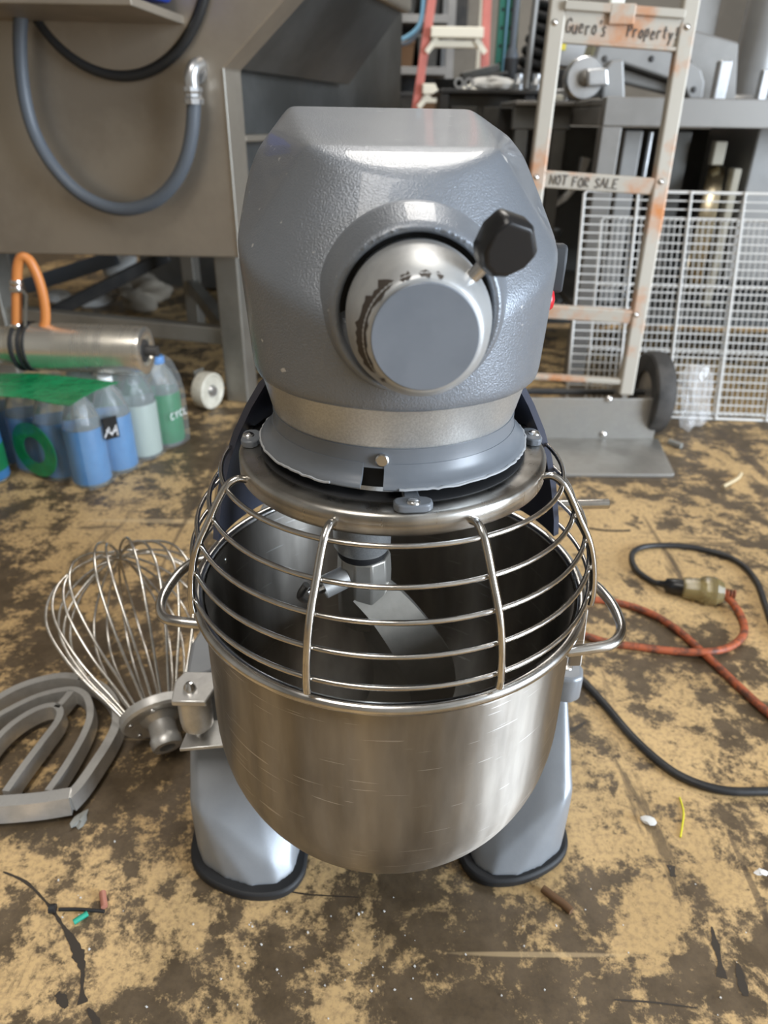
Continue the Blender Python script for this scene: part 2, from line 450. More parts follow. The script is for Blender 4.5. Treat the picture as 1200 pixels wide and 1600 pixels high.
# ------------------------------------------------------------------ the setting
X0, X1, Y0, Y1, ZC = -4.2, 5.2, -4.2, 7.4, 4.2
def plane_box(name, c, d, m): return struct(MB().box(c, d).build(name, F[m], smooth=0))
plane_box('floor', ((X0+X1)/2, (Y0+Y1)/2, -.05), (X1-X0+.4, Y1-Y0+.4, .10), 'floor')
plane_box('wall_back', ((X0+X1)/2, Y1+.1, ZC/2), (X1-X0+.4, .2, ZC), 'wallm')
plane_box('wall_left', (X0-.1, (Y0+Y1)/2, ZC/2), (.2, Y1-Y0, ZC), 'wallm')
plane_box('wall_front', ((X0+X1)/2, Y0-.1, ZC/2), (X1-X0+.4, .2, ZC), 'wallm')
plane_box('ceiling', ((X0+X1)/2, (Y0+Y1)/2, ZC+.1), (X1-X0+.4, Y1-Y0+.4, .2), 'ceil')
wf = MB(); dy0, dy1, dz = -3.4, -1.0, 3.1       # right wall with the open bay door
wf.box((X1+.1, (Y0+dy0)/2, ZC/2), (.2, dy0-Y0, ZC)); wf.box((X1+.1, (dy1+Y1)/2, ZC/2), (.2, Y1-dy1, ZC)); wf.box((X1+.1, (dy0+dy1)/2, (dz+ZC)/2), (.2, dy1-dy0, ZC-dz))
struct(wf.build('wall_right', F['wallm'], smooth=0))

# ------------------------------------------------------------------ the planetary mixer
mx = thing('planetary_mixer', 'grey countertop planetary mixer standing on the plywood floor in the foreground', 'mixer', (0, 0, 0), R(3.5))
# head housing: faceted casting with a flat top, chamfered shoulders and a rounded front
def mirror(ps): return ps + [(-x, y, z) for x, y, z in ps]
def ring(half, n=5):
    pts = half + [(-x, y, z) for x, y, z in reversed(half[:-1])]
    return [tuple(p) for p in bez(pts, n)]
hp = ring([(-.104, .25, .552), (-.0995, .03, .552), (-.0985, -.02, .552), (-.0875, -.062, .552), (-.063, -.093, .552), (-.031, -.110, .552), (0, -.116, .552)])
hp += ring([(-.107, .25, .655), (-.1060, .04, .640), (-.1048, -.012, .634), (-.094, -.055, .626), (-.068, -.090, .615), (-.036, -.113, .603), (0, -.120, .602)])
hp += ring([(-.057, -.036, .6890), (-.046, -.051, .6850), (-.026, -.066, .6790), (0, -.073, .6745)])
hp += mirror([(-.1060, .06, .660), (-.108, .25, .678), (-.0985, .08, .681), (-.0890, .10, .6945), (-.084, .24, .7125), (-.076, .27, .70), (-.095, .27, .57)])
soften(MB().hull(hp).build('head_housing', F['paint'], mx, 180), .0026, 24)
# raised boss ring round the hub opening
HC = Vector((.0030, -.104, .6105)); HD = Vector((.0, -1, -.015)).normalized()
HM = axis_m(HC, HD)
boss = MB().lathe([(.0545, -.012), (.0505, .002), (.0475, .0105), (.0450, .0140), (.0430, .0135), (.0415, .010), (.0412, -.006), (.0412, -.02), (.0545, -.02)], 72, HM, closed=True)
soften(boss.build('hub_boss', F['paint'], mx, 180), .0016, 5)
MB().lathe([(.0, .000), (.0418, .000), (.0418, .004), (.0, .004)], 48, HM).build('hub_recess', F['gap'], mx)
hub = MB().lathe([(.0, .0), (.0385, .002), (.0385, .012), (.0378, .030), (.0340, .046), (.0302, .0535), (.0288, .0555), (.0276, .0562), (.0, .0562)], 72, HM).build('attachment_hub', F['hub'], mx, 35, label='pale cast hub with flaked paint on its front edge')
MB().lathe([(.0, .0560), (.0266, .0560), (.0266, .0572), (.0261, .0578), (.0, .0578)], 64, HM).build('hub_plug', F['paint_plain'], hub, 35, label='smooth slate grey round plug')
# flaked paint along the upper left of the hub edge
rndc = random.Random(3)
def chip(a0, a1, w, seed):
    rr = random.Random(seed); n = max(5, int((a1-a0)/4)); vs = []; fs = []
    prof = lambda t: (.0345 + (.0282-.0345)*t, .0452 + (.0562-.0452)*t)
    for i in range(n+1):
        a = a0 + (a1-a0)*i/n
        e = min(1, 2.2*math.sin(PI*i/n)**.7)
        mid = .72 + rr.uniform(-.06, .06)
        lo, hi = mid - w*e*rr.uniform(.5, 1), mid + .26*e*rr.uniform(.6, 1)
        for t in (lo, hi):
            r, z = prof(t); A = R(a); vs.append((r*math.cos(A)*1.006, r*math.sin(A)*1.006, z + .0004))
        if i: fs.append((2*i-2, 2*i, 2*i+1, 2*i-1))
    return MB().add(vs, fs, HM)
# angles measured in the hub frame (u axis = image left/right)
for a0, a1, w, sd in ((118, 236, .34, 1), (104, 114, .12, 2), (92, 99, .10, 5), (238, 250, .10, 7), (70, 78, .12, 9)):
    pass
CH = [(-40, 60, .62, 1), (-52, -44, .2, 4), (64, 76, .22, 2), (82, 94, .16, 5), (98, 106, .12, 8)]
def hubdir(a): # angle from image-left, turning up and over to the right
    return 180 - a
u_, w_ = frame(HC, HD)
flip = -1 if u_.x < 0 else 1
for a0, a1, w, sd in CH:
    b0, b1 = sorted((hubdir(a0), hubdir(a1)))
    if flip < 0: b0, b1 = 180 - b1, 180 - b0
    chip(b0, b1, w, sd).build('paint_chip', F['chip'], hub, 0)
# thumb screw with chunky black knob
TS0 = Vector((.0262, -.146, .6355)); TD = Vector((.62, -.05, .66)).normalized()
ts = MB().tube([TS0 - TD*.008, TS0 + TD*.012], .0036, 14).build('thumb_screw', F['rivet'], mx, 40)
kx = TD; ky = Vector((.55, .25, -.62)); ky = (ky - kx*ky.dot(kx)).normalized(); kz = kx.cross(ky)
KM = Matrix.Translation(TS0 + TD*.0065) @ Matrix((kx, ky, kz)).transposed().to_4x4() @ Matrix.Scale(.80, 4)
kp = []
for z, k in ((-.0105, .86), (-.006, 1.0), (.006, 1.0), (.0105, .86)):
    cx0, cy0 = .019, 0
    for x, y in ((0, -.0045), (0, .0045), (.006, .0125), (.018, .0175), (.0295, .0165), (.0375, .0005), (.0300, -.0165), (.018, -.0175), (.006, -.0125)):
        kp.append((cx0 + (x-cx0)*k, cy0 + (y-cy0)*k, z))
kn = MB().hull(kp, KM).build('knob', F['black'], ts, 30, .0016, 3, label='chunky faceted black plastic knob')
# silver neck, grey flared skirt with a notch, screw
MB().lathe([(.0, .562), (.0965, .562), (.0985, .556), (.0975, .550), (.0960, .546), (.0940, .540), (.0900, .524), (.0878, .5170), (.0, .5170)], 96).build('neck_ring', F['silver'], mx, 60)
sk = MB(); nz0, nz1 = -16.0, -7.3
sk.lathe([(.0868, .519), (.0893, .519), (.0892, .512), (.0908, .506), (.0888, .506), (.0868, .514)], 96, closed=True)
def az2a(az): return R(az - 90)
sk.lathe([(.0885, .509), (.0905, .509), (.0918, .5045), (.0940, .5010), (.0968, .4985), (.0990, .4970), (.0996, .4952), (.0988, .4940), (.0960, .4955), (.0925, .4985), (.0895, .505)], 110, None, az2a(nz1), az2a(nz0) + 2*PI, closed=True)
sko = sk.build('skirt', F['skirt'], mx, 45)
rr = random.Random(11)
ed = []
for i in range(161):
    az = nz1 + 6 + (348 - (nz1-nz0) - 6)*i/160
    p = pol(.0996 + rr.uniform(-.0003, .0005), az, .4953 + rr.uniform(-.0004, .0006)); ed.append(p)
MB().tube(ed, .0009, 5).build('cut_edge', F['edge'], sko, 60)
MB().lathe([(.0, .4905), (.0865, .4905), (.0865, .508), (.0, .508)], 64).build('planet_housing', F['gap'], mx)
MB().lathe([(.0, 0), (.0034, 0), (.0044, .0006), (.0044, .0022), (.0036, .003), (.0, .003)], 20, axis_m(pol(.0889, -8.2, .5115), pol(1, -8.2, .1))).build('screw', F['rivet'], mx)
# front splash guard: pressed steel ring with wire basket
gr = MB().lathe([(.0900, .4835), (.0905, .4860), (.0960, .4862), (.1120, .4862), (.1150, .4852), (.1165, .4828), (.1165, .4715), (.1150, .4700), (.1135, .4715), (.1135, .4815), (.0960, .4815), (.0905, .4815)], 110, closed=True).build('guard_ring', F['ring'], mx, 50, label='brushed steel guard ring below the neck')
MB().lathe([(.0870, .4800), (.1000, .4800), (.1000, .4868), (.0985, .4876), (.0870, .4876)], 80, closed=True).build('gap_shade_ring', F['rubber'], gr)  # black ring stands in for the shaded gap inside the guard ring
HO = [(.132, .472), (.143, .449), (.154, .430), (.160, .408), (.163, .385)]
rib = bez([(.1150, 0, .4765), (.1225, 0, .4785), (.1300, 0, .4745), (.1365, 0, .4655), (.1455, 0, .449), (.1560, 0, .4295), (.1622, 0, .408), (.1650, 0, .386), (.1648, 0, .3755)], 6)
for az in (-67.5, -22.5, 22.5, 67.5, 112.5, -112.5):
    Mz = Matrix.Rotation(R(az - 90), 4, 'Z')
    MB().tube(rib, .0028, 10, M=Mz).build('guard_rib', F['chrome'], gr, 60)
for r, z in HO:
    MB().tube([pol(r-.0015, az, z) for az in range(-128, 129, 4)], .0019, 8).build('guard_hoop', F['chrome'], gr, 60)
for sgn in (-1, 1):
    MB().tube(bez([pol(.1305, 128*sgn, .474), pol(.1425, 128*sgn, .4495), pol(.1535, 128*sgn, .4285)], 4), .0022, 8).build('guard_end_rod', F['chrome'], gr, 60)
for az in (3.2, 90.5, -90.5, 180.0):
    Mz = Matrix.Rotation(R(az), 4, 'Z')
    cl = [(x, -.1065 + y) for x, y in ((-.0125, -.0035), (-.0105, -.0065), (-.0065, -.008), (.0065, -.008), (.0105, -.0065), (.0125, -.0035), (.0125, .0015), (.0095, .0045), (.0055, .0055), (.005, .0165), (-.005, .0165), (-.0055, .0055), (-.0095, .0045), (-.0125, .0015))]
    MB().prism(cl, .4862, .4918, Mz).build('clip', F['skirt'], gr, 30, .0012, 2)
    MB().lathe([(.0, .0022), (.0026, .0020), (.0042, .0010), (.0046, 0), (.0, 0)], 20, Mz @ Matrix.Translation((0, -.1095, .4918))).build('rivet', F['rivet'], gr)
# dark rear shield closing the back half of the guard
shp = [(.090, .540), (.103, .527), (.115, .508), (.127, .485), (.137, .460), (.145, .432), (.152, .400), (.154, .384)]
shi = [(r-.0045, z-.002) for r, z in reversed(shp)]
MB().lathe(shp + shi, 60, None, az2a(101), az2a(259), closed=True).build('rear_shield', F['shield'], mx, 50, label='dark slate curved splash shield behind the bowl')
# agitator shaft
PS = Vector((-.0235, -.004, 0))
MB().lathe([(.0, .395), (.0215, .395), (.0235, .398), (.0240, .43), (.0260, .4905), (.0, .4905)], 40, Matrix.Translation(PS)).build('agitator_shaft', F['silver'], mx, 50)
MB().lathe([(.0, .388), (.0195, .388), (.0205, .390), (.0205, .394), (.0, .396)], 40, Matrix.Translation(PS)).build('shaft_seal', F['rubber'], mx)
# switch and stop button on the right cheek
MB().box((.1000, .040, .612), (.012, .05, .06)).build('switch_panel', F['paint'], mx, 0, .003)
sw = MB().lathe([(.0, 0), (.013, 0), (.013, .007), (.0, .007)], 28, axis_m((.1060, .020, .6135), (1, 0, 0))).build('switch', F['black'], mx)
MB().hull([(.1125 + a*.8, .020 + b, .6110 + c) for a in (0, .011) for b, c in ((-.006, -.016), (.006, -.016), (.0075, .0), (.005, .017), (-.005, .017), (-.0075, 0))]).build('switch_lever', F['knobgrey'], sw, 30, .002, 2)
MB().lathe([(.0, .0095), (.006, .008), (.0085, .005), (.0085, 0), (.0, 0)], 24, axis_m((.1060, .012, .5910), (1, -.1, 0))).build('stop_button', F['red'], mx)
# column, base legs, yoke
soften(MB().hull([(sx*x, y, z) for sx in (-1, 1) for x, y, z in ((.075, .185, .08), (.085, .33, .02), (.07, .175, .56), (.085, .30, .57), (.085, .33, .3), (.07, .18, .3))]).build('column', F['leg_paint'], mx, 180), .006, 6)
legp = [(-.203, .03, .009), (-.201, .004, .009), (-.190, -.018, .009), (-.165, -.035, .009), (-.137, -.045, .009), (-.112, -.044, .009), (-.095, -.030, .009), (-.090, -.004, .009), (-.090, .12, .009), (-.20, .33, .009), (-.10, .33, .009),
        (-.202, .006, .084), (-.190, -.007, .079), (-.170, -.012, .070), (-.118, -.034, .028), (-.100, -.024, .024), (-.093, 0, .024),
        (-.206, .105, .192), (-.172, .110, .186), (-.135, .30, .29), (-.07, .30, .29)]
padp = bez([Vector((x, y, 0)) for x, y in ((-.209, .04), (-.207, -.003), (-.194, -.026), (-.168, -.043), (-.137, -.053), (-.106, -.051), (-.087, -.034), (-.082, -.006), (-.083, .06), (-.09, .10), (-.19, .10), (-.206, .08))], 4, True)
padp = [(p.x, p.y) for p in padp]
for sgn in (-1, 1):
    f = lambda p: (-p[0]*sgn, p[1], p[2]) if len(p) == 3 else (-p[0]*sgn, p[1])
    lg = soften(MB().hull([f(p) for p in legp]).build('leg', F['leg_paint'], mx, 180), .0026, 14)
    MB().prism([f(p) for p in (padp if sgn < 0 else [(x*.985, y*.92) for x, y in padp])][::sgn], 0, .0115).build('rubber_foot', F['rubber'], lg, 40, .003, 2)
# yoke arms carrying the bowl
for sgn in (-1, 1):
    arm = [(sgn*.172, .055), (sgn*.198, .045), (sgn*.202, .10), (sgn*.18, .20), (sgn*.07, .24), (sgn*.07, .19), (sgn*.15, .15), (sgn*.17, .10)]
    MB().prism(arm[::sgn], .185, .214).build('yoke_arm', F['leg_paint'], mx, 40, .004, 2)
cp = MB().prism([(-.205, .012), (-.172, .010), (-.166, .03), (-.168, .052), (-.20, .054), (-.207, .04)], .2085, .2150).build('clamp_plate', F['cast'], mx, 30, .0015, 2)
MB().lathe([(.0, .0085), (.003, .0078), (.0058, .004), (.0068, 0), (.0, 0)], 18, Matrix.Translation((-.190, .028, .215))).build('dome_nut', F['rivet'], cp)
MB().lathe([(.0, .164), (.0120, .164), (.0155, .168), (.0165, .178), (.0165, .2085), (.0, .2085)], 32, Matrix.Translation((-.188, .030, 0))).build('clamp_barrel', F['cast'], mx, 40)
MB().lathe([(.0, .150), (.0045, .150), (.0055, .166), (.0, .166)], 16, Matrix.Translation((-.188, .030, 0))).build('clamp_pin', F['rivet'], mx)
MB().prism([(-.205, .012), (-.152, .016), (-.152, .05), (-.20, .05)], .1475, .1515).build('lower_clamp_plate', F['cast'], mx, 30, .001)
lr = MB().prism([(.166, .036), (.176, .026), (.188, .023), (.199, .028), (.203, .042), (.198, .075), (.17, .085)], .186, .2180).build('lug', F['leg_paint'], mx, 40, .004, 3)
MB().lathe([(.0, .0012), (.0055, .0008), (.0062, 0), (.0, 0)], 20, Matrix.Translation((.186, .044, .218))).build('lug_pin', F['rivet'], lr)
# bowl lift lever rod
MB().tube([at(868, 789, .135) + (at(868, 789, .135) - at(952, 787, .135))*1.25, at(952, 787, .135)], .0052, 16).build('lift_lever', F['chrome'], mx, 50, world=True)
bpy.data.objects['lift_lever'].modifiers.new('bevel', 'BEVEL').width = .001

# ------------------------------------------------------------------ bowl
bw = thing('mixing_bowl', 'stainless steel mixing bowl hung in the yoke of the grey mixer', 'bowl', (0, 0, .093))
BZ = .093
prof = [(.1555, .365), (.1553, .33), (.1557, .28)]
n_ = 2.244
for k in range(0, 25):
    th = PI/2*k/24
    prof.append((.156*max(math.cos(th), 0)**(2/n_), .243 - .150*math.sin(th)**(2/n_)))
outer = [(r, z-BZ) for r, z in prof]
inner = [(max(r-.0022, 0), z-BZ + .0022*min(1, max(0, (.243-z)/.1))) for r, z in reversed(prof)]
MB().lathe(outer + inner, 128).build('bowl_body', F['bowl'], bw, 60)
MB().tube([pol(.1590, a*360/144, .3645-BZ) for a in range(144)], .0046, 12, True).build('rim', F['bead'], bw, 180, label='rolled bright steel rim')
for pts in ([(.153, .016, .350), (.176, .013, .350), (.187, -.006, .347), (.1895, -.030, .346), (.186, -.050, .346), (.174, -.0655, .346), (.155, -.0715, .346), (.136, -.0745, .345)],
            [(-.148, .041, .350), (-.172, .039, .350), (-.186, .024, .347), (-.1915, -.004, .346), (-.190, -.026, .346), (-.182, -.042, .346), (-.168, -.047, .346), (-.148, -.0485, .345)]):
    MB().tube(bez([(x, y, z-BZ) for x, y, z in pts], 6), .0044, 12).build('handle', F['bead'], bw, 180)
MB().bar((.1585, -.028, .352-BZ), (.1615, -.028, .292-BZ), .004, .011, Vector((1, 0, 0))).build('bracket', F['bowl'], bw, 0, .0012)
MB().bar((-.1605, .012, .352-BZ), (-.1625, .012, .292-BZ), .0035, .006, Vector((1, 0, 0))).build('bracket', F['bowl'], bw, 0, .0012)

# ------------------------------------------------------------------ dough hook
dh = thing('dough_hook', 'burnished cast dough hook hanging inside the stainless bowl', 'dough hook', (-.0215, -.004, .14))
def hl(x, y, z): return (x+.0215, y+.004, z-.14)
MB().lathe([(.0, .318), (.0180, .318), (.0225, .330), (.0230, .372), (.0220, .3885), (.0, .3885)], 10, Matrix.Translation((0, 0, -.14))).build('sleeve', F['hook'], dh, 30, .0015)
path = bez([hl(-.022, -.004, .352), hl(-.008, -.010, .338), hl(.008, -.016, .314), hl(.020, -.014, .284), hl(.025, -.006, .252), hl(.022, .004, .222), hl(.008, .012, .190), hl(-.016, .010, .168), hl(-.050, -.004, .160), hl(-.078, -.030, .168)], 5)
sec = [(-.036, .000), (-.018, -.012), (0, -.024), (.018, -.012), (.036, .000), (.032, .008), (0, .013), (-.032, .008)]
N = len(path)
sc = [(.55 + .5*min(1, i/14) - .55*max(0, (i-26)/(N-26)), 1.0 if i < 26 else 1.0 - .5*(i-26)/(N-26)) for i in range(N)]
MB().sweep(path, sec, scale=sc, hint=Vector((0, 1, .2))).build('hook_arm', F['hook'], dh, 28)
lk = MB().tube([hl(-.036, -.016, .372), hl(-.0545, -.026, .367)], .0095, 16).build('lock_boss', F['cast'], dh, 40)
MB().tube([hl(-.052, -.026, .368), hl(-.066, -.031, .365)], .0042, 10).build('lock_pin', F['rivet'], lk)
MB().tube(bez([hl(-.066, -.038, .378), hl(-.072, -.036, .366), hl(-.069, -.028, .356), hl(-.064, -.022, .352)], 5), .0032, 8).build('pin_ring', F['rivet'], lk)

# ------------------------------------------------------------------ wire whip lying on the floor
A0, A1 = Vector((-.2825, .150, .0485)), flr(184, 862, .150)
wd = (A1 - A0).normalized(); WL = (A1 - A0).length
wp = thing('wire_whip', 'balloon shaped wire whip lying on the floor left of the mixer', 'whisk', (A0.x, A0.y, 0))
WM = axis_m(A0, wd)
def wmb(name, m, parent, mb, **k): return mb.build(name, m, parent, world=True, **k)
disc = wmb('hub_disc', F['cast'], wp, MB().lathe([(.0, -.006), (.030, -.006), (.036, -.010), (.044, -.010), (.0475, -.007), (.0475, .003), (.045, .005), (.0, .005)], 48, WM))
wmb('sleeve', F['cast'], wp, MB().lathe([(.0095, -.012), (.0095, -.046), (.0165, -.046), (.0185, -.042), (.0185, -.034), (.0165, -.030), (.0165, -.014), (.024, -.008), (.024, -.005), (.0095, -.005)], 32, WM, closed=True))
for k in range(6):
    a = k*PI/3 + .3
    wmb('disc_screw', F['rivet'], disc, MB().lathe([(.0, -.0115), (.0028, -.0112), (.0032, -.0095), (.0, -.0095)], 10, WM @ Matrix.Translation((.037*math.cos(a), .037*math.sin(a), 0))))
NW = 12
for k in range(NW):
    a = PI*k/NW + .12; rr = random.Random(40+k)
    s_ = 1.0 - .05*(k % 3) + rr.uniform(-.03, .02); e_ = WL*(1.0 - .012*(k % 4)) + rr.uniform(-.006, .004)
    tw = rr.uniform(-.10, .10)
    pts = []
    for t, rad, h in ((0, .040, .0), (1, .056, .035), (2, .085, .095), (3, .105, .160), (4, .106, .205), (5, .090, .245), (6, .055, .277), (7, .018, .2925)):
        pts.append((rad*s_, h/.295*e_, tw*h/.295))
    full = [(r*math.cos(a+q), r*math.sin(a+q), h) for r, h, q in pts] + [(-r*math.cos(a-q), -r*math.sin(a-q), h) for r, h, q in reversed(pts)]
    wmb('wire', F['whip'], wp, MB().tube(bez(full, 5), .0019, 7, M=WM), smooth=180)

# ------------------------------------------------------------------ flat beater lying on the floor
fb = thing('flat_beater', 'cast aluminium flat beater lying flat at the left edge of the floor', 'beater', flr(60, 1190))
def bpath(pts, z=.019, n=6): return bez([flr(x, y, z) for x, y in pts], n)
def bbar(name, pts, w=.015, h=.020, z=.019, n=6, sub=None):
    return wmb(name, F['cast'], sub or fb, MB().sweep(bpath(pts, z, n), [(-w/2, -h/2), (w/2, -h/2), (w/2*.7, h/2), (-w/2*.7, h/2)], hint=Vector((0,0,1))), smooth=35)
bbar('frame_bar', [(-150, 1268), (-60, 1266), (0, 1263), (60, 1258), (112, 1250)], .022, .024, .020)
bbar('frame_bar', [(108, 1254), (128, 1232), (150, 1200), (172, 1165), (184, 1135), (180, 1105), (160, 1080), (128, 1066)], .016)
bbar('frame_bar', [(132, 1067), (95, 1064), (45, 1076), (0, 1098), (-60, 1140), (-120, 1200), (-150, 1266)], .016)
bbar('rib', [(12, 1245), (40, 1205), (70, 1165), (92, 1135), (96, 1118), (84, 1110), (58, 1117), (25, 1137), (-5, 1166), (-40, 1215)], .012)
bbar('rib', [(78, 1244), (105, 1205), (132, 1158), (143, 1125), (138, 1098), (122, 1086), (98, 1086), (60, 1096), (20, 1115), (-10, 1134), (-60, 1185)], .012)
bbar('rib_link', [(90, 1114), (102, 1102), (114, 1087)], .012)

# ------------------------------------------------------------------ cords on the floor
pc = thing('electric_cable', 'black rubber power cord curving over the floor right of the mixer', 'cord', flr(1000, 1165))
cpts = [flr(x, y, .006) for x, y in ((862, 1020), (905, 1058), (940, 1095), (985, 1148), (1030, 1190), (1070, 1216), (1120, 1233), (1170, 1237), (1230, 1230), (1290, 1190), (1300, 1120), (1260, 1040), (1212, 985), (1196, 945), (1180, 905), (1150, 876), (1105, 860), (1060, 853), (1015, 853), (992, 860), (987, 874), (996, 892), (1018, 908))] + [flr(1030, 912, .011)]
wmb('cable', F['cord'], pc, MB().tube(bez(cpts, 6), .0052, 9), smooth=180)
q0, q1 = flr(1026, 911, .013), flr(1068, 918, .016)
pd = (q1-q0).normalized()
wmb('plug', F['black'], pc, MB().tube([q0, q0+pd*.012, q0+pd*.016, q1-pd*.012, q1], .012, 10, scale=[.45, .55, 1.0, 1.15, 1.1]), smooth=50)
ec = thing('extension_cord', 'grimy orange extension cord with an amber socket beside the black plug', 'cord', flr(1050, 1010))
epts = [flr(1128, 926, .016)] + [flr(x, y, z) for x, y, z in ((1146, 944, .009), (1160, 968, .006), (1162, 990, .006), (1144, 1009, .007), (1110, 1018, .012), (1060, 1018, .007), (1000, 1011, .006), (950, 1004, .006), (905, 990, .006), (860, 972, .006), (850, 950, .006), (880, 938, .006), (930, 937, .006), (975, 944, .006), (1020, 960, .006), (1058, 984, .006), (1092, 1014, .007), (1120, 1040, .006), (1160, 1078, .006), (1210, 1122, .006), (1290, 1180, .006))]
wmb('cable', F['orange'], ec, MB().tube(bez(epts, 6), .0060, 9), smooth=180)
s0, s1 = flr(1066, 918, .017), flr(1128, 926, .019)
sd = (s1-s0).normalized()
so = wmb('socket', F['amber'], ec, MB().tube([s0, s0+sd*.004, s0+sd*.026, s0+sd*.030, s0+sd*.038, s0+sd*.052, s0+sd*.064, s1], .0225, 12, scale=[.72, .80, .86, 1.0, 1.12, 1.08, .75, .40]), smooth=25, label='smoky amber translucent socket')
wmb('socket_core', F['nylon'], so, MB().tube([s0+sd*.004, s0+sd*.045], .011, 10), smooth=40)
for k in range(4):
    p = s1 + sd*(.003 + k*.005)
    wmb('strain_rib', F['orange'], ec, MB().tube([p, p + sd*.0025], .0085 - k*.0004, 10), smooth=40)

# ------------------------------------------------------------------ hand truck
tn = Vector((0, 1, -.15)).normalized(); tp = Vector((0, 1.15, 0))
ht = thing('hand_truck', 'cream aluminium hand truck with rust stains standing in front of the white racks', 'hand truck', (.44, 1.12, 0))
def tpx(x, y, o=0.0): return onpl(x, y, tp + tn*o, tn)
rb, rtop = tpx(976, 616), tpx(1084, -30); lb_, ltop = Vector((.300, 1.166, .12)), tpx(876, -30)
def ext(a, b, k): return a + (b-a)*k
for a, b in ((rb, rtop), (lb_, ltop)):
    b2 = ext(a, b, 1.28); d = (b2-a).normalized()
    wmb('rail', F['truck'], ht, MB().bar(a, b2, .034, .028, tn), smooth=0, bevel=.004)
def rail_x(y, side):
    a, b = (rb, rtop) if side else (lb_, ltop)
    z = tpx(950, y).z; t = (z-a.z)/(b.z-a.z); return a + (b-a)*t
def rung(y, h, name='rung', d=.024):
    p, q = rail_x(y, 0), rail_x(y, 1); p = p + Vector((.012, 0, 0)); q = q - Vector((.012, 0, 0))
    q.z -= .012
    return wmb(name, F['truck'], ht, MB().bar(p, q, d, h, Vector((0,0,1))), smooth=0, bevel=.003), p, q
r1, p1, q1_ = rung(38, .062); r2, p2, q2_ = rung(281, .034); rung(486, .030); rung(588, .012)
wmb('rung_flange', F['truck'], r1, MB().bar(p1+Vector((0,-.010,.030)), q1_+Vector((0,-.010,.030)), .020, .016), smooth=0, bevel=.002)
wmb('rung_flange', F['truck'], r1, MB().bar(p1+Vector((0,-.009,-.031)), q1_+Vector((0,-.009,-.031)), .018, .008), smooth=0, bevel=.002)
mid = tpx(972, 22, -.018)
wmb('catch_plate', F['truck'], ht, MB().box(mid, (.052, .010, .036)), smooth=0, bevel=.002)
wmb('catch_post', F['whitepaint'], ht, MB().box(tpx(966, -14, -.010), (.030, .016, .06)), smooth=0, bevel=.003)
for x, y in ((867, 35), (1074, 42), (838, 277), (1033, 284), (994, 492)):
    p = tpx(x, y, -.015)
    wmb('bolt', F['rivet'], ht, MB().lathe([(.0, .004), (.004, .003), (.0065, 0), (.0, -.002)], 12, axis_m(p, -tn)))
# toe plate
tpl = wmb('toe_plate', F['plate'], ht, MB().prism([(.232, .950), (.240, .944), (.645, .956), (.655, .962), (.684, 1.160), (.682, 1.166), (.205, 1.150)], 0, .008), smooth=0, bevel=.0015)
bpl = []
for x, z in ((.200, 0), (.672, 0), (.672, .098), (.668, .108), (.658, .113), (.214, .113), (.204, .108), (.200, .098)):
    bpl.append(Vector((x, 1.150 + (x-.205)*.032, z)))
wmb('back_plate', F['plate'], ht, MB().slab(bpl, (0, .008, 0)), smooth=0, bevel=.0015)
for x, y in ((952, 624), (943, 679)):
    p = onpl(x, y, Vector((.44, 1.155, 0)), Vector((.03, -1, 0)))
    wmb('bolt', F['rivet'], ht, MB().lathe([(.0, .005), (.005, .004), (.0085, 0), (.0, -.002)], 14, axis_m(p, (0, -1, 0))))
for wx in (.672, .232):
    Mw = axis_m((wx, 1.238, .104), (1, .03, 0))
    w = wmb('wheel', F['tyre'], ht, MB().lathe([(.055, -.022), (.096, -.024), (.102, -.020), (.104, -.010), (.104, .010), (.102, .020), (.096, .024), (.055, .022)], 40, Mw, closed=True), smooth=35)
    wmb('wheel_hub', F['plate'], w, MB().lathe([(.0, -.018), (.055, -.016), (.055, .016), (.0, .018)], 28, Mw))
wmb('axle', F['darksteel'], ht, MB().tube([(.22, 1.225, .104), (.68, 1.243, .104)], .008, 10))
for wx in (.300, .580):
    wmb('axle_bracket', F['plate'], ht, MB().hull([Vector((wx+dx, y, z)) for dx in (-.006, .006) for y, z in ((1.165, .13), (1.165, .02), (1.25, .085), (1.25, .125), (1.20, .2))]), smooth=0)
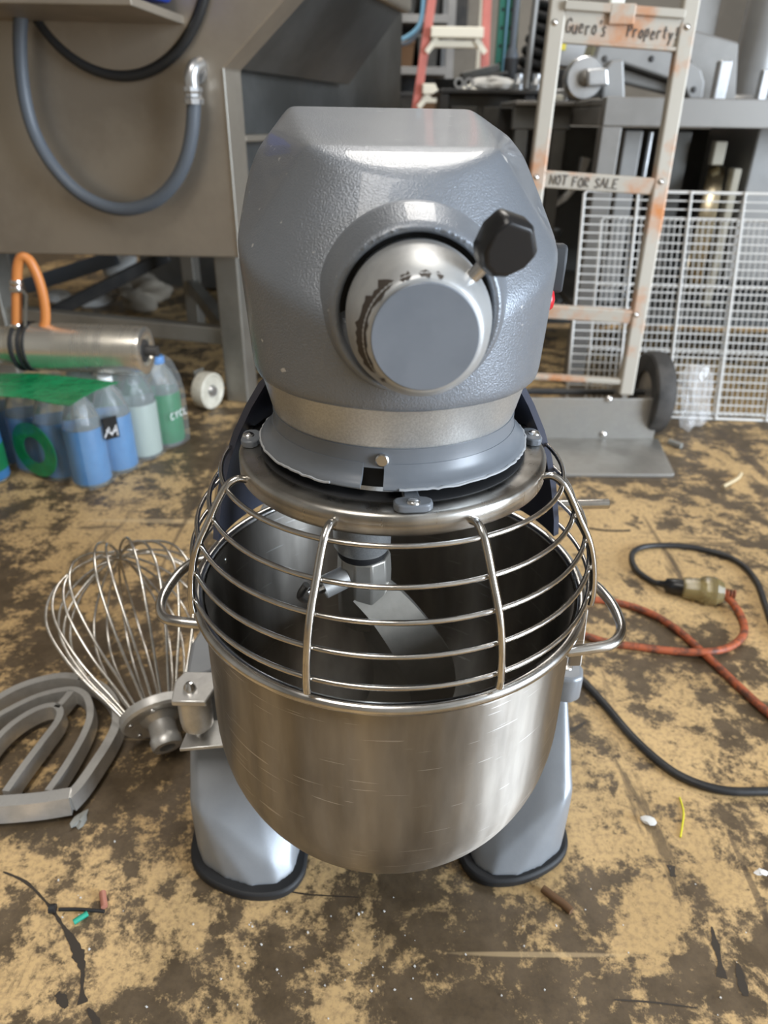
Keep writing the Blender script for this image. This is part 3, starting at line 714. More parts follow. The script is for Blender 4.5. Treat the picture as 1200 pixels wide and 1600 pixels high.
# hand lettering in marker on the rungs
GL = {'G': [[(.9,.8),(.6,1),(.2,.85),(.05,.45),(.25,.05),(.7,.05),(.9,.4),(.55,.42)]], 'u': [[(.05,.6),(.08,.15),(.4,0),(.7,.2),(.75,.6)],[(.75,.6),(.8,0)]],
      'e': [[(.1,.32),(.7,.36),(.6,.6),(.3,.62),(.08,.3),(.3,0),(.75,.1)]], 'r': [[(.15,.62),(.18,0)],[(.18,.4),(.45,.62),(.7,.55)]],
      'o': [[(.4,.62),(.1,.4),(.15,.08),(.5,0),(.75,.25),(.65,.55),(.4,.62)]], "'": [[(.3,1),(.25,.75)]], 's': [[(.7,.55),(.4,.65),(.15,.5),(.6,.25),(.5,.02),(.1,.05)]],
      'P': [[(.1,0),(.15,1)],[(.15,1),(.7,.95),(.8,.65),(.5,.48),(.13,.5)]], 'p': [[(.12,.6),(.1,-.35)],[(.1,.5),(.5,.65),(.75,.35),(.5,.05),(.12,.1)]],
      't': [[(.4,.9),(.38,.1),(.6,0)],[(.1,.6),(.75,.62)]], 'y': [[(.1,.6),(.35,.15)],[(.75,.6),(.2,-.35)]], '!': [[(.4,1),(.38,.3)],[(.38,.08),(.38,.02)]],
      'N': [[(.1,0),(.12,1),(.8,.02),(.85,1)]], 'O': [[(.45,1),(.1,.6),(.2,.1),(.6,0),(.85,.45),(.7,.9),(.45,1)]], 'T': [[(.05,1),(.95,1)],[(.5,1),(.48,0)]],
      'F': [[(.15,0),(.12,1),(.85,1)],[(.13,.52),(.65,.55)]], 'R': [[(.12,0),(.12,1),(.65,.95),(.75,.65),(.15,.5),(.8,0)]], 'S': [[(.85,.85),(.5,1),(.15,.8),(.75,.35),(.55,.02),(.1,.1)]],
      'A': [[(.05,0),(.45,1),(.9,0)],[(.2,.4),(.7,.4)]], 'L': [[(.15,1),(.12,0),(.8,.02)]], 'E': [[(.8,1),(.15,1),(.13,0),(.85,.02)],[(.15,.52),(.65,.52)]]}
def write(text, p, dx, dz, w, h, parent, slope=0.0, gap=1.15, r=.0016):
    rr = random.Random(len(text)); x = 0.0
    mb = MB()
    for ch in text:
        if ch == ' ': x += w*.75; continue
        wob = rr.uniform(-.08, .08)*h
        for st in GL[ch]:
            pts = [p + dx*(x + a*w + .12*b*w) + dz*(b*h + wob) for a, b in st]
            mb.tube(pts, r, 5)
        x += w*(.55 if ch in "'!" else gap)
    return wmb('lettering', F['marker'], parent, mb, smooth=60)
rd = (q1_ - p1).normalized(); rz = Vector((0, .0, 1))
fo = Vector((0, -.0128, 0))
write("Guero's", p1 + rd*.008 + fo + rz*-.016, rd, rz, .0118, .026, r1)
write("Property!", p1 + rd*.136 + fo + rz*-.015, rd, rz, .0108, .023, r1)
rd2 = (q2_ - p2).normalized()
write("NOT FOR SALE", p2 + rd2*.014 + fo + rz*-.0095, rd2, rz, .0128, .019, r2, gap=1.05)

# ------------------------------------------------------------------ white wire racks leaning on the table
def rack(name, label, bl, br, tl, W_, H_, vsp, hsp, rv, rh, frame_r):
    xd = (Vector(br)-Vector(bl)).normalized(); yd = Vector(tl)-Vector(bl); yd = (yd - xd*yd.dot(xd)).normalized(); zd = xd.cross(yd)
    o = bpy.data.objects.new(name, None); C.objects.link(o); tag(o, label, 'wire rack', None)
    M = Matrix.Translation(Vector(bl)) @ Matrix((xd, yd, zd)).transposed().to_4x4()
    o.location = M.to_translation(); o.rotation_euler = M.to_euler()
    fr = bez([(frame_r, frame_r, 0), (W_/2, frame_r, 0), (W_-frame_r, frame_r, 0), (W_, H_/2, 0), (W_-frame_r, H_, 0), (W_/2, H_, 0), (frame_r, H_, 0), (0, H_/2, 0)], 1, True)
    MB().tube([(.008, frame_r, 0), (W_-.008, frame_r, 0), (W_, frame_r+.008, 0), (W_, H_-.008, 0), (W_-.008, H_, 0), (.008, H_, 0), (0, H_-.008, 0), (0, frame_r+.008, 0)], frame_r, 8, True).build('frame', F['rack'], o, 60)
    vb = None; n = int(round(W_/vsp))
    for k in range(1, n):
        x = W_*k/n
        if vb is None: vb = MB().tube([(0, 0, 0), (0, H_, 0)], rv, 6).build('upright_wire', F['rack'], o, 60); vb.location = (x, .002, rh+rv)
        else: inst(vb, 'upright_wire', o, Matrix.Translation((x, .002, rh+rv)))
    hb = None; n = int(round(H_/hsp))
    for k in range(1, n):
        y = H_*k/n
        if hb is None: hb = MB().tube([(0, 0, 0), (W_, 0, 0)], rh, 6).build('cross_wire', F['rack'], o, 60); hb.location = (0, y, 0)
        else: inst(hb, 'cross_wire', o, Matrix.Translation((0, y, 0)))
    return o
rack('wire_rack', 'large white wire rack leaning in front, its left edge behind the hand truck', (.488, 1.340, .001), (1.035, 1.312, .001), (.515, 1.500, .555), .94, .575, .134, .0205, .0036, .0019, .0040)
rack('wire_rack', 'smaller white wire rack with close upright wires leaning behind the large one', (.548, 1.372, .001), (1.095, 1.344, .001), (.572, 1.518, .49), .92, .508, .0145, .17, .0014, .0032, .0038)
# crumpled clear bags
tag(lump('plastic_bag', F['bag'], None, (.800, 1.262, .062), (.042, .034, .075), 5, .5, 3, .001, smooth=0, fine=.16), 'crumpled clear plastic bag on the floor in front of the white racks', 'plastic bag')
tag(lump('plastic_wrap', F['bag'], None, (.430, 1.245, .030), (.105, .035, .035), 8, .5, 4, .001, smooth=0, fine=.16), 'heap of crumpled clear wrap on the floor behind the hand truck plate', 'plastic wrap')

# ------------------------------------------------------------------ shrink-wrapped water bottles
PC = Vector((-.622, .830, 0)); pu = Vector((.414, .910, 0)).normalized(); pv = Vector((-.910, .414, 0))
pk = thing('bottle_pack', 'shrink wrapped pack of water bottles with blue and green labels on the floor', 'bottle pack', PC)
BD = .083
bprof = [(0, .004), (.030, .0), (.037, .003), (.0395, .012), (.0395, .135), (.037, .150), (.027, .178), (.0165, .192), (.0145, .196), (.0145, .214)]
bsrc = None
for i in range(4):
    for j in range(4):
        c = PC + pu*(BD*(i+.5)) + pv*(BD*(j+.5))
        if i > 0 and j > 0 and not (i == 3): continue
        body = MB().lathe(bprof, 24).mesh('bottle', F['bottle'], 60) if bsrc is None else bsrc.data
        b = bpy.data.objects.new('bottle', body); C.objects.link(b); b.parent = pk; b.matrix_local = Matrix.Translation(c - PC)
        lm = F['lblue'] if (i <= 1) else (F['lpale'] if i == 2 else F['lgreen'])
        MB().lathe([(.0402, .010), (.0406, .012), (.0406, .130), (.0402, .132)], 24).build('label', lm, b, 60)
        MB().lathe([(.0, .2155), (.0145, .2155), (.0155, .213), (.0155, .200), (.0148, .199)], 20).build('cap', F['capblue'] if i == 3 and j == 0 else F['cap'], b, 40)
        if bsrc is None: bsrc = b
# clinging film: follows the bottles round the outside and over their shoulders
out_ = []
n4 = 4*BD
def scal(a0, d, nrm):
    for k in range(4):
        for t in range(6):
            x = (k + t/6)*BD; q = abs(math.sin(PI*x/BD))
            out_.append(a0 + d*x + nrm*(.003 - .013*(1-q)**1.5))
scal(Vector((0,0,0)), pu, -pv); scal(pu*n4, pv, pu); scal(pu*n4+pv*n4, -pu, pv); scal(pv*n4, -pv, -pu)
cen = (pu+pv)*n4/2
vs = []; fs = []; nO = len(out_)
for z, k in ((.002, .99), (.02, 1.0), (.13, 1.0), (.17, .97), (.205, .91), (.2165, .86)):
    vs += [cen + (p-cen)*k + Vector((0,0,z)) for p in out_]
for a in range(5):
    for i in range(nO): fs.append((a*nO+i, a*nO+(i+1) % nO, (a+1)*nO+(i+1) % nO, (a+1)*nO+i))
fs.append(tuple(5*nO+i for i in range(nO)))
MB().add(vs, fs).build('wrap_film', F['clearfilm'], pk, 50)
# printed green film on top and the green ring print on the left face
top = [flr(x, y, .2185) for x, y in ((-60, 585), (60, 584), (185, 598), (150, 610), (128, 622), (110, 634), (86, 632), (40, 622), (-60, 616))]
wmb('film_print', F['greenfilm'], pk, MB().slab(top, (0, 0, .0012)), smooth=0)
cc = onpl(54, 703, PC - pu*.004, pu)
Mr = axis_m(cc, -pu)
wmb('film_print', F['greenfilm'], pk, MB().lathe([(.030, 0), (.062, 0), (.062, .0012), (.030, .0012)], 40, Mr, closed=True), smooth=40)
def facequad(x0, y0, x1, y1, o): return [onpl(x, y, PC - pv*o, pv) for x, y in ((x0, y0), (x1, y0-6), (x1+6, y1-6), (x0+6, y1))]
wmb('film_mark', F['ink'], pk, MB().slab(facequad(159, 655, 181, 688, .006), -pv*.001), smooth=0)
mk = MB()
for st in (((164, 684), (170, 668), (175, 680), (181, 664), (184, 680)), ((166, 672), (174, 678), (183, 670))):
    mk.tube([onpl(x, y, PC - pv*.0075, pv) for x, y in st], .0014, 5)
wmb('film_mark', F['white'], pk, mk)
GL.update({'C': [[(.85,.85),(.5,1),(.1,.6),(.2,.1),(.6,0),(.88,.15)]], 'Y': [[(.05,1),(.48,.5)],[(.9,1),(.48,.5),(.45,0)]]})
def text_on(t, p, dx, w, h, parent, r, m):
    mb = MB(); x = 0
    for ch in t:
        for st in GL[ch]: mb.tube([p + dx*(x + a*w) + Vector((0,0,b*h)) for a, b in st], r, 5)
        x += w*1.2
    return wmb('lettering', m, parent, mb, smooth=60)
g0 = PC + pu*(3*BD+.008) - pv*.0045 + Vector((0,0,.075))
text_on('CYCL', g0, pu, .013, .016, pk, .0012, F['white'])
# bottle cut off by the left edge
ob = thing('water_bottle', 'single bottle with blue and green label at the left edge before the pack', 'bottle', flr(-14, 750))
inst(bsrc, 'bottle_body', ob, Matrix())
MB().lathe([(.0402, .010), (.0408, .012), (.0408, .125), (.0402, .127)], 24).build('label', F['lblue'], ob, 60)
MB().lathe([(.0410, .030), (.0413, .032), (.0413, .085), (.0410, .087)], 24, None, -.9, .5).build('label_print', F['lgreen'], ob, 60)
MB().lathe([(.0, .2155), (.0145, .2155), (.0155, .213), (.0155, .200), (.0148, .199)], 20).build('cap', F['cap'], ob, 40)

# ------------------------------------------------------------------ steel roller on top of the pack and its air hose
ra, rb2 = Vector((-.760, .985, .2695)), Vector((-.512, .968, .2695))
rdv = (rb2-ra).normalized(); RL = (rb2-ra).length
rl = thing('steel_roller', 'polished steel roller lying on the shrink wrapped bottles', 'roller', ((ra+rb2)/2) - Vector((0,0,.05)))
RM = axis_m(ra, rdv)
wmb('roller_body', F['roller'], rl, MB().lathe([(.0, .0), (.047, .0), (.0495, .003), (.0500, .006), (.0500, RL-.006), (.0490, RL-.001), (.047, RL), (.032, RL), (.030, RL-.008), (.0, RL-.008)], 56, RM), smooth=40)
wmb('shaft', F['darksteel'], rl, MB().lathe([(.0, RL-.01), (.024, RL-.01), (.024, RL-.004), (.011, RL-.004), (.011, RL+.024), (.0, RL+.026)], 24, RM))
wmb('end_cap', F['nylon'], rl, MB().lathe([(.0, -.115), (.042, -.115), (.045, -.110), (.045, -.088), (.030, -.084), (.0, -.084)], 32, RM))
wmb('journal', F['roller'], rl, MB().lathe([(.0, -.086), (.038, -.086), (.040, -.083), (.040, -.035), (.046, -.030), (.046, .002), (.0, .002)], 40, RM))
for d in (-.022, -.006, .006):
    wmb('seal_band', F['rubber'], rl, MB().lathe([(.045, d-.0032), (.0515, d-.0028), (.0525, d), (.0515, d+.0028), (.045, d+.0032)], 40, RM, closed=True))
ah = thing('air_hose', 'short orange air hose looping up from the steel roller', 'hose', at(27, 512, .975))
hz = [at(x, y, .975) for x, y in ((26, 516), (26, 490), (26, 450), (28, 415), (35, 402), (47, 408), (60, 435), (69, 470), (71, 500), (66, 516))]
wmb('hose_tube', F['hose'], ah, MB().tube(bez(hz, 6), .0098, 12), smooth=180)
for y in (441, 450, 509):
    p = at(26, y, .975); wmb('clamp', F['rivet'], ah, MB().lathe([(.0, -.005), (.0125, -.005), (.0135, 0), (.0125, .005), (.0, .005)], 16, Matrix.Translation(p)))
wmb('bracket', F['frame'], ah, MB().sweep([at(16, 455, .965), at(36, 455, .965), at(41, 462, .965), at(39, 522, .965)], [(-.003,-.002),(.003,-.002),(.003,.002),(-.003,.002)]), smooth=0)

# ------------------------------------------------------------------ big stainless machine
mn = Vector((math.sin(R(16)), math.cos(R(16)), 0)); mp0 = Vector((-.372, 1.300, 0)); ml = Vector((math.cos(R(16)), -math.sin(R(16)), 0))
bg = thing('stainless_machine', 'large stainless food machine on a tube frame behind the bottles', 'machine', (mp0.x, mp0.y, 0), -R(16))
def mpx(x, y, o=0.0): return onpl(x, y, mp0 + mn*o, mn)
pts = [mpx(x, y) for x, y in ((-260, 392), (374, 403), (349, 107), (452, -10), (560, -135), (-260, -135))]
sp_ = wmb('side_panel', F['machine'], bg, MB().slab(pts, mn*.085), smooth=0, bevel=.004)
# edge trim along the sloping edge
e0, e1, e2 = mpx(374, 403, -.002), mpx(349, 107, -.002), mpx(452, -10, -.002)
wmb('edge_trim', F['frame'], sp_, MB().tube([e0, e1], .0016, 6))
MB().box((-.62, .85, .875), (1.16, 1.53, .87)).build('body', F['machine_dark'], bg, 0, .01)  # stretched rearward so the box shades the floor beneath
hopp = [(.0, .800), (.165, .985), (.19, .985), (.19, 1.10), (-.03, 1.10), (-.03, .800)]
hm = MB(); n = len(hopp)
for y in (.085, .84): pass
hm.add([(x, y, z) for y in (.085, .84) for x, z in hopp], [tuple(range(n)), tuple(range(n, 2*n))[::-1]] + [(i, (i+1) % n, n+(i+1) % n, n+i) for i in range(n)])
hm.build('hopper', F['machine_dark'], bg, 0)
MB().box((.180, .46, 1.045), (.034, .78, .125)).build('hopper_rim', F['machine'], bg, 0, .012, 3)
MB().box((-.62, 1.35, .22), (1.16, .02, .40)).build('shade_sheet', F['machine_dark'], bg, 0, .003)  # added sheet, blocks light from behind so the floor beneath stays dark
MB().box((-.022, .46, .66), (.05, .75, .014)).build('ledge', F['machine'], bg, 0, .003)
c0 = mpx(166, -92); rad = (mpx(166, 116) - c0).length
DM = axis_m(c0, -mn)
dr = wmb('round_door', F['machine'], bg, MB().lathe([(.0, .012), (rad-.03, .012), (rad-.012, .010), (rad-.008, 0), (.0, 0)], 96, DM), smooth=30)
wmb('gasket', F['gasket'], dr, MB().tube([DM @ Vector(((rad)*math.cos(k*PI/48), rad*math.sin(k*PI/48), .006)) for k in range(96)], .0105, 8, True), smooth=180)
# tray bracket with a blue tool box
tr = wmb('tray', F['machine'], bg, MB().slab([mpx(-120, 30), mpx(292, 40), mpx(292, 40) - mn*.20 + Vector((0,0,.012)), mpx(-120, 30) - mn*.20 + Vector((0,0,.012))], (0, 0, .016)), smooth=0, bevel=.002)
z0 = mpx(250, 38).z + .019
bb = [mpx(236, 38) - mn*.03, mpx(300, 38) - mn*.03 - ml*.02, mpx(300, 38) - mn*.19 - ml*.02, mpx(236, 38) - mn*.19 - ml*.09]
o = MB().slab([Vector((p.x, p.y, z0 + .012)) for p in bb], (0, 0, .07)).build('storage_case', F['blue'], None, 0, .012, 3)
tag(o, 'royal blue plastic case lying on the tray of the stainless machine', 'case')
# flexible conduit with its elbow fitting
cn = [mpx(x, y, -.035) for x, y in ((33, 20), (31, 60), (33, 110), (40, 160), (54, 208), (80, 255), (118, 297), (160, 321), (200, 327), (240, 315), (270, 288), (290, 250), (300, 205), (303, 160))]
cn = bez(cn, 14)
cdt = wmb('conduit', F['conduit'], bg, MB().tube(cn, .0158, 12, scale=[1.0 if k % 2 else .94 for k in range(len(cn))]), smooth=60)
fa = mpx(303, 158, -.035)
wmb('conduit_nut', F['alu'], cdt, MB().lathe([(.0, -.006), (.021, -.006), (.022, .004), (.018, .008), (.018, .014), (.021, .018), (.021, .026), (.0, .026)], 8, Matrix.Translation(fa)), smooth=30)
el = [fa + Vector((0,0,.022)), fa + Vector((0,0,.045)), fa + Vector((.004,0,.062)) + mn*.008, fa + Vector((.006,0,.070)) + mn*.032]
wmb('conduit_elbow', F['alu'], cdt, MB().tube(bez(el, 5), .0155, 14), smooth=180)
wmb('conduit_flange', F['alu'], cdt, MB().lathe([(.0, 0), (.023, 0), (.023, .010), (.0, .010)], 20, axis_m(mpx(309, 113, -.001), -mn)))
# tube frame
def mleg(x, y, o=.11, w=.066, z1=.45, z0=0.0):
    p = mpx(x, y, o); return wmb('frame_leg', F['frame'], bg, MB().box((0, 0, 0), (w, w, z1-z0), Matrix.Translation((p.x, p.y, (z0+z1)/2)) @ Matrix.Rotation(-R(16), 4, 'Z')), smooth=0, bevel=.004)
mleg(369, 500); mleg(2, 480)
mleg(300, 440, .75, .05); mleg(20, 440, .75, .05)
a_, b_ = mpx(-40, 489, .11), mpx(372, 521, .11); b_.z = a_.z = (a_.z + b_.z)/2
wmb('frame_rail', F['frame'], bg, MB().bar(a_, b_, .040, .045), smooth=0, bevel=.003)
wmb('frame_rail', F['frame'], bg, MB().bar(mpx(369, 500, .11).xy.to_3d() + Vector((0,0,.16)), mpx(300, 440, .75).xy.to_3d() + Vector((0,0,.16)), .040, .045), smooth=0, bevel=.003)
# white caster beside the leg
ct = thing('caster_wheel', 'cream nylon caster wheel on the floor beside the machine leg', 'caster', (-.493, 1.352, 0))
CM = axis_m((-.493, 1.352, .050), (.90, -.42, 0))
cw = wmb('wheel', F['nylon'], ct, MB().lathe([(.018, -.016), (.040, -.016), (.044, -.019), (.049, -.017), (.050, -.010), (.050, .010), (.049, .017), (.044, .019), (.040, .016), (.018, .016)], 40, CM, closed=True), smooth=35)
wmb('hub', F['alu'], cw, MB().lathe([(.0, -.022), (.012, -.022), (.018, -.016), (.018, .016), (.012, .024), (.0, .024)], 20, CM))
wmb('fork', F['frame'], ct, MB().hull([CM @ Vector((a, b, c)) for c in (-.027, -.023) for a, b in ((-.012, -.012), (.012, -.012), (.02, .055), (-.02, .055))]), smooth=0)

# clutter on the floor under the machine
o = MB().bar(flr(60, 500, .02), at(262, 398, 2.35), .04, .045).build('angle_bar', F['darksteel'], None, 0, .003); tag(o, 'black steel bar slanting across the dark space under the machine', 'steel bar')
o = MB().bar(at(40, 447, 2.55), at(182, 402, 2.55), .03, .06).build('steel_beam', F['conduit'], None, 0, .003); tag(o, 'dusty blue grey steel beam under the machine above the black bar', 'steel beam')
for k, (x, y, Y, r, m, nm, lb, ct_) in enumerate((
        (183, 408, 2.66, .055, 'rag', 'rag', 'crumpled white rag lying high under the machine panel', 'rag'),
        (146, 466, 2.52, .042, 'rag', 'rag', 'crumpled white rag on the floor left of the tan sack', 'rag'),
        (213, 455, 2.48, .085, 'sack', 'sack', 'lumpy tan sack on the floor in the dark under the machine', 'sack'),
        (98, 487, 2.55, .050, 'rag', 'rag', 'flat scrap of white rag on the floor under the slanting bar', 'rag'))):
    p = at(x, y, Y); zz = p.z if k == 0 else max(p.z, r*.6)
    tag(lump(nm, F[m], None, (p.x, p.y, zz), (r*1.2, r, r*(.75 if k != 3 else .4)), 20+k, .6, 4, .001 if k else -1, fine=.07, smooth=60), lb, ct_)
o = thing('storage_crate', 'dark slatted crate standing at the back under the machine', 'crate', (-.62, 3.2, 0))
for z in (.03, .12, .21, .30, .39): MB().box((0, 0, z), (.62, .34, .055)).build('slat', F['darksteel'], o, 0, .004)
for x in (-.29, .29): MB().box((x, -.18, .21), (.05, .02, .42)).build('corner_post', F['dim'], o, 0, .003)

# ------------------------------------------------------------------ steel table behind the racks
def bx(name, m, parent, p, q, bevel=.003, **k):
    """axis-aligned box between two world corners"""
    p, q = Vector(p), Vector(q); c = (p+q)/2; d = Vector((abs(q.x-p.x), abs(q.y-p.y), abs(q.z-p.z)))
    if parent is None: return MB().box(c, d).build(name, F[m], None, 0, bevel, **k)
    return wmb(name, F[m], parent, MB().box(c, d), smooth=0, bevel=bevel, **k)
TY = 1.60; ttop = at(1070, 153, TY).z; tx0 = at(941, 200, TY).x
st = thing('steel_table', 'grey steel frame table behind the white racks', 'table', (1.05, TY+.35, 0))
bx('front_beam', 'steel', st, (tx0, TY, ttop-.066), (1.75, TY+.04, ttop))
bx('table_top', 'steel', st, (tx0, TY+.041, ttop-.02), (1.75, TY+.72, ttop-.004))
for x, y in ((tx0, TY), (1.70, TY), (tx0, TY+.67), (1.70, TY+.67)):
    bx('leg', 'steel', st, (x, y+.001, 0), (x+.052, y+.05, ttop-.067))
bx('side_beam', 'steel', st, (tx0, TY+.05, ttop-.066), (tx0+.04, TY+.66, ttop-.021))
bx('shelf', 'dim', st, (tx0+.02, TY+.06, .20), (1.70, TY+.66, .22))
bx('back_panel', 'dim', st, (tx0+.02, TY+.68, .02), (1.72, TY+.70, ttop-.07))
# things under the table
o = bx('steel_cabinet', 'steel_light', None, at(1163, 300, 1.75) + Vector((0,0,-.25)), (1.45, 2.1, at(1163, 192, 1.75).z), .006); o.location = (0, 0, 0)
tag(o, 'pale grey metal cabinet under the right end of the steel table', 'cabinet')
zlo = .221
def under(name, m, x0, x1, Y, d, ztop, label, cat):
    o = bx(name, m, None, (at(x0, 240, Y).x, Y, zlo), (at(x1, 240, Y).x, Y+d, ztop), .004); return tag(o, label, cat)
under('panel_sheet', 'steel_light', 972, 1000, 1.72, .25, ttop-.075, 'grey sheet metal panel standing under the steel table left end', 'metal panel')
under('motor_housing', 'dim', 1052, 1076, 1.80, .2, ttop-.075, 'dark grey upright housing under the middle of the steel table', 'housing')
o = thing('rod_stand', 'thin steel rod with a collar standing under the steel table', 'rod', (at(1012, 240, 1.85).x, 1.85, zlo))
MB().lathe([(.0, 0), (.022, 0), (.022, .01), (.009, .014), (.009, .30), (.014, .31), (.014, .33), (.007, .335), (.007, ttop-.08-zlo), (.0, ttop-.08-zlo)], 16).build('rod', F['alu'], o)
MB().lathe([(.0, .30), (.017, .30), (.017, .325), (.0, .325)], 16).build('collar', F['brass'], o)
o = thing('steel_hoop', 'shiny steel hoop band standing on edge under the steel table', 'hoop', (at(1122, 255, 1.78).x, 1.78, zlo))
hmx = axis_m((0, 0, .122 + .075), (.93, -.36, 0))
MB().lathe([(.105, -.022), (.117, -.022), (.122, 0), (.117, .022), (.105, .022)], 56, hmx @ Matrix.Diagonal((1.05, 1.55, 1, 1)), closed=True).build('band', F['brass'], o, 40)
bx_ = at(1115, 205, 1.72); MB().box((-.02, -.03, .415), (.034, .03, .06)).build('hinge_block', F['sandy'], o, 0, .004)
under('cream_bracket', 'sandy', 1153, 1166, 1.70, .04, .60, 'narrow cream bracket standing under the table beside the cabinet', 'bracket')
# grey slicer-like machine on the table
SY = 1.78
sl = thing('food_slicer', 'grey enamel food machine with a sloping arm on the steel table', 'slicer', at(1010, 150, SY))
def psl(name, m, poly, Y, th, parent=sl, bevel=.006, **k):
    return wmb(name, F[m], parent, MB().slab([Vector((p.x, p.y, max(p.z, ttop-.0035))) for p in (at(x, y, Y) for x, y in poly)], (0, th, 0)), smooth=0, bevel=bevel, **k)
psl('arm_cover', 'steel_light', [(938, 62), (1004, 66), (1066, 88), (1096, 108), (1102, 128), (1098, 156), (1078, 156), (1066, 130), (968, 97), (950, 108), (944, 152), (924, 152), (930, 92)], SY, .16)
psl('arm_plate', 'steel', [(968, 103), (1060, 134), (1056, 150), (968, 128)], SY+.05, .05)
psl('upright_plate', 'steel_light', [(944, 112), (956, 94), (975, 92), (977, 158), (940, 158)], SY-.02, .03)
psl('rear_cover', 'steel', [(1066, 50), (1090, 48), (1155, 66), (1150, 160), (1090, 160), (1080, 110)], SY+.22, .06)
pm = at(915, 122, SY-.03)
pv_ = wmb('pivot', F['alu'], sl, MB().lathe([(.0, .0), (.048, .0), (.052, -.006), (.052, -.05), (.0, -.05)], 32, axis_m(pm, (0, -1, 0))))
wmb('pivot_pin', F['steel'], pv_, MB().lathe([(.0, .018), (.012, .016), (.020, .008), (.022, 0), (.0, 0)], 20, axis_m(pm, (0, -1, 0))))
psl('clamp_block', 'alu', [(918, 108), (950, 106), (952, 134), (918, 136)], SY-.06, .05)
psl('lever', 'alu', [(890, 100), (925, 92), (935, 62), (946, 62), (938, 104), (912, 112), (890, 110)], SY+.02, .03)
for x, y in ((945, 92), (1018, 92), (1084, 140)):
    wmb('bolt', F['darksteel'], sl, MB().lathe([(.0, .004), (.006, .003), (.008, 0), (.0, 0)], 10, axis_m(at(x, y, SY-.001), (0, -1, 0))))
# uprights and column standing on the table
def post(name, m, x, ytop, Y, w, label, cat, d=None):
    p = at(x, 150, Y); z1 = at(x, ytop, Y).z
    o = MB().box((p.x, Y, (ttop-.004+z1)/2), (w, d or w, z1-ttop+.004)).build(name, F[m], None, 0, .004); return tag(o, label, cat)
post('square_post', 'alu', 1121, 94, 1.86, .034, 'short bright square post on the table beside the sloping arm', 'post')
post('square_post', 'alu', 1188, 108, 1.86, .026, 'short bright square post at the right end of the table', 'post')
o = thing('press_column', 'broad grey column rising from the back of the steel table', 'column', (at(1178, 120, 2.12).x, 2.12, ttop-.004))
MB().lathe([(.0, 0), (.075, 0), (.075, .02), (.062, .03), (.058, .80), (.0, .80)], 40).build('tube', F['steel_light'], o, 40)
post('sheet_stand', 'steel', 1070, -40, 2.2, .10, 'tall dark grey cabinet side behind the sloping arm', 'panel', .04)
post('bright_strip', 'alu', 1140, -40, 2.21, .016, 'tall thin bright strip behind the sloping arm', 'strip', .012)
post('black_tube', 'darksteel', 1158, -40, 2.215, .05, 'tall black tube left of the broad grey column', 'tube', .04)

# ------------------------------------------------------------------ grey bench left of the steel table
GY = 1.92; gz = at(860, 158, GY).z
gb = thing('grey_bench', 'dull grey bench between the hand truck rails', 'bench', (at(870, 160, GY).x, GY+.2, 0))
gx0, gx1 = at(806, 160, GY).x, tx0 - .006
bx('bench_top', 'steel', gb, (gx0, GY, gz-.012), (gx1, GY+.34, gz))
bx('apron', 'dim', gb, (gx0, GY+.03, gz-.075), (gx1, GY+.06, gz-.0125))
for x in (gx0+.01, gx1-.05): bx('leg', 'dim', gb, (x, GY+.03, 0), (x+.04, GY+.07, gz-.076))
bx('lower_shelf', 'steel', gb, (gx0, GY+.02, .355), (gx1, GY+.34, .37))
bx('lower_shelf', 'steel', gb, (gx0, GY+.02, .12), (gx1, GY+.34, .135))
bx('back_panel', 'darksteel', gb, (gx0, GY+.345, .01), (gx1, GY+.36, gz-.013))
o = thing('cast_lever', 'dark cast lever arm hanging under the grey bench', 'lever', (at(880, 250, GY+.12).x, GY+.12, .3701))
MB().sweep([(.07, 0, .24), (.06, 0, .17), (.02, 0, .12), (-.05, 0, .07), (-.10, 0, .035)], [(-.016,-.012),(.016,-.012),(.016,.012),(-.016,.012)], scale=[1.3, .8, .9, .8, 1.6]).build('arm', F['cast'], o, 30, .003)
MB().lathe([(.0, -.02), (.03, -.02), (.03, .02), (.0, .02)], 20, axis_m((-.10, 0, .032), (0, -1, 0))).build('boss', F['cast'], o)
def onb(name, m, x0, y0, x1, y1, Y, d, label, cat, bev=.004):
    p, q = at(x0, y1, Y), at(x1, y0, Y); dz = p.z - gz
    o = bx(name, m, None, (p.x, Y, gz+.0005), (q.x, Y+d, max(gz+.01, q.z - dz)), bev); return tag(o, label, cat)
onb('pan', 'alu', 872, 110, 893, 130, GY+.04, .12, 'stack of shallow aluminium pans on the grey bench', 'pans')
onb('white_tray', 'whitepaint', 857, 126, 884, 136, GY+.01, .03, 'small white tray at the front of the grey bench', 'tray')
o = thing('power_tool', 'silver and black tool with a yellow sticker on the grey bench', 'power tool', (at(895, 120, GY+.2).x, GY+.2, gz+.0005))
MB().box((-.03, 0, .045), (.11, .09, .09)).build('base', F['darksteel'], o, 0, .008)
MB().hull([(x, y, z) for x, y, z in ((-.10, -.04, .10), (.05, -.04, .09), (.10, -.04, .13), (.02, -.04, .19), (-.09, -.04, .18), (-.10, .04, .10), (.05, .04, .09), (.10, .04, .13), (.02, .04, .19), (-.09, .04, .18))]).build('head', F['alu'], o, 0, .012, 3)
MB().box((-.062, -.043, .155), (.040, .004, .034)).build('sticker', F['yellow'], o, 0)
for k, (x, y, w) in enumerate(((868, 318, .09), (872, 450, .09))):
    p = at(x, y, GY+.06); zz = (.3702, .1352)[k]
    o = MB().lathe([(.0, .0), (w*.40, .0), (w*.5, .022), (w*.48, .022), (w*.38, .004), (.0, .004)], 28, Matrix.Translation((p.x, GY+.12, zz))).build('metal_pan', F['alu'], None, 40)
    tag(o, ('shallow bright metal pan on the upper shelf under the grey bench', 'shallow bright metal pan on the low shelf under the grey bench')[k], 'pan')

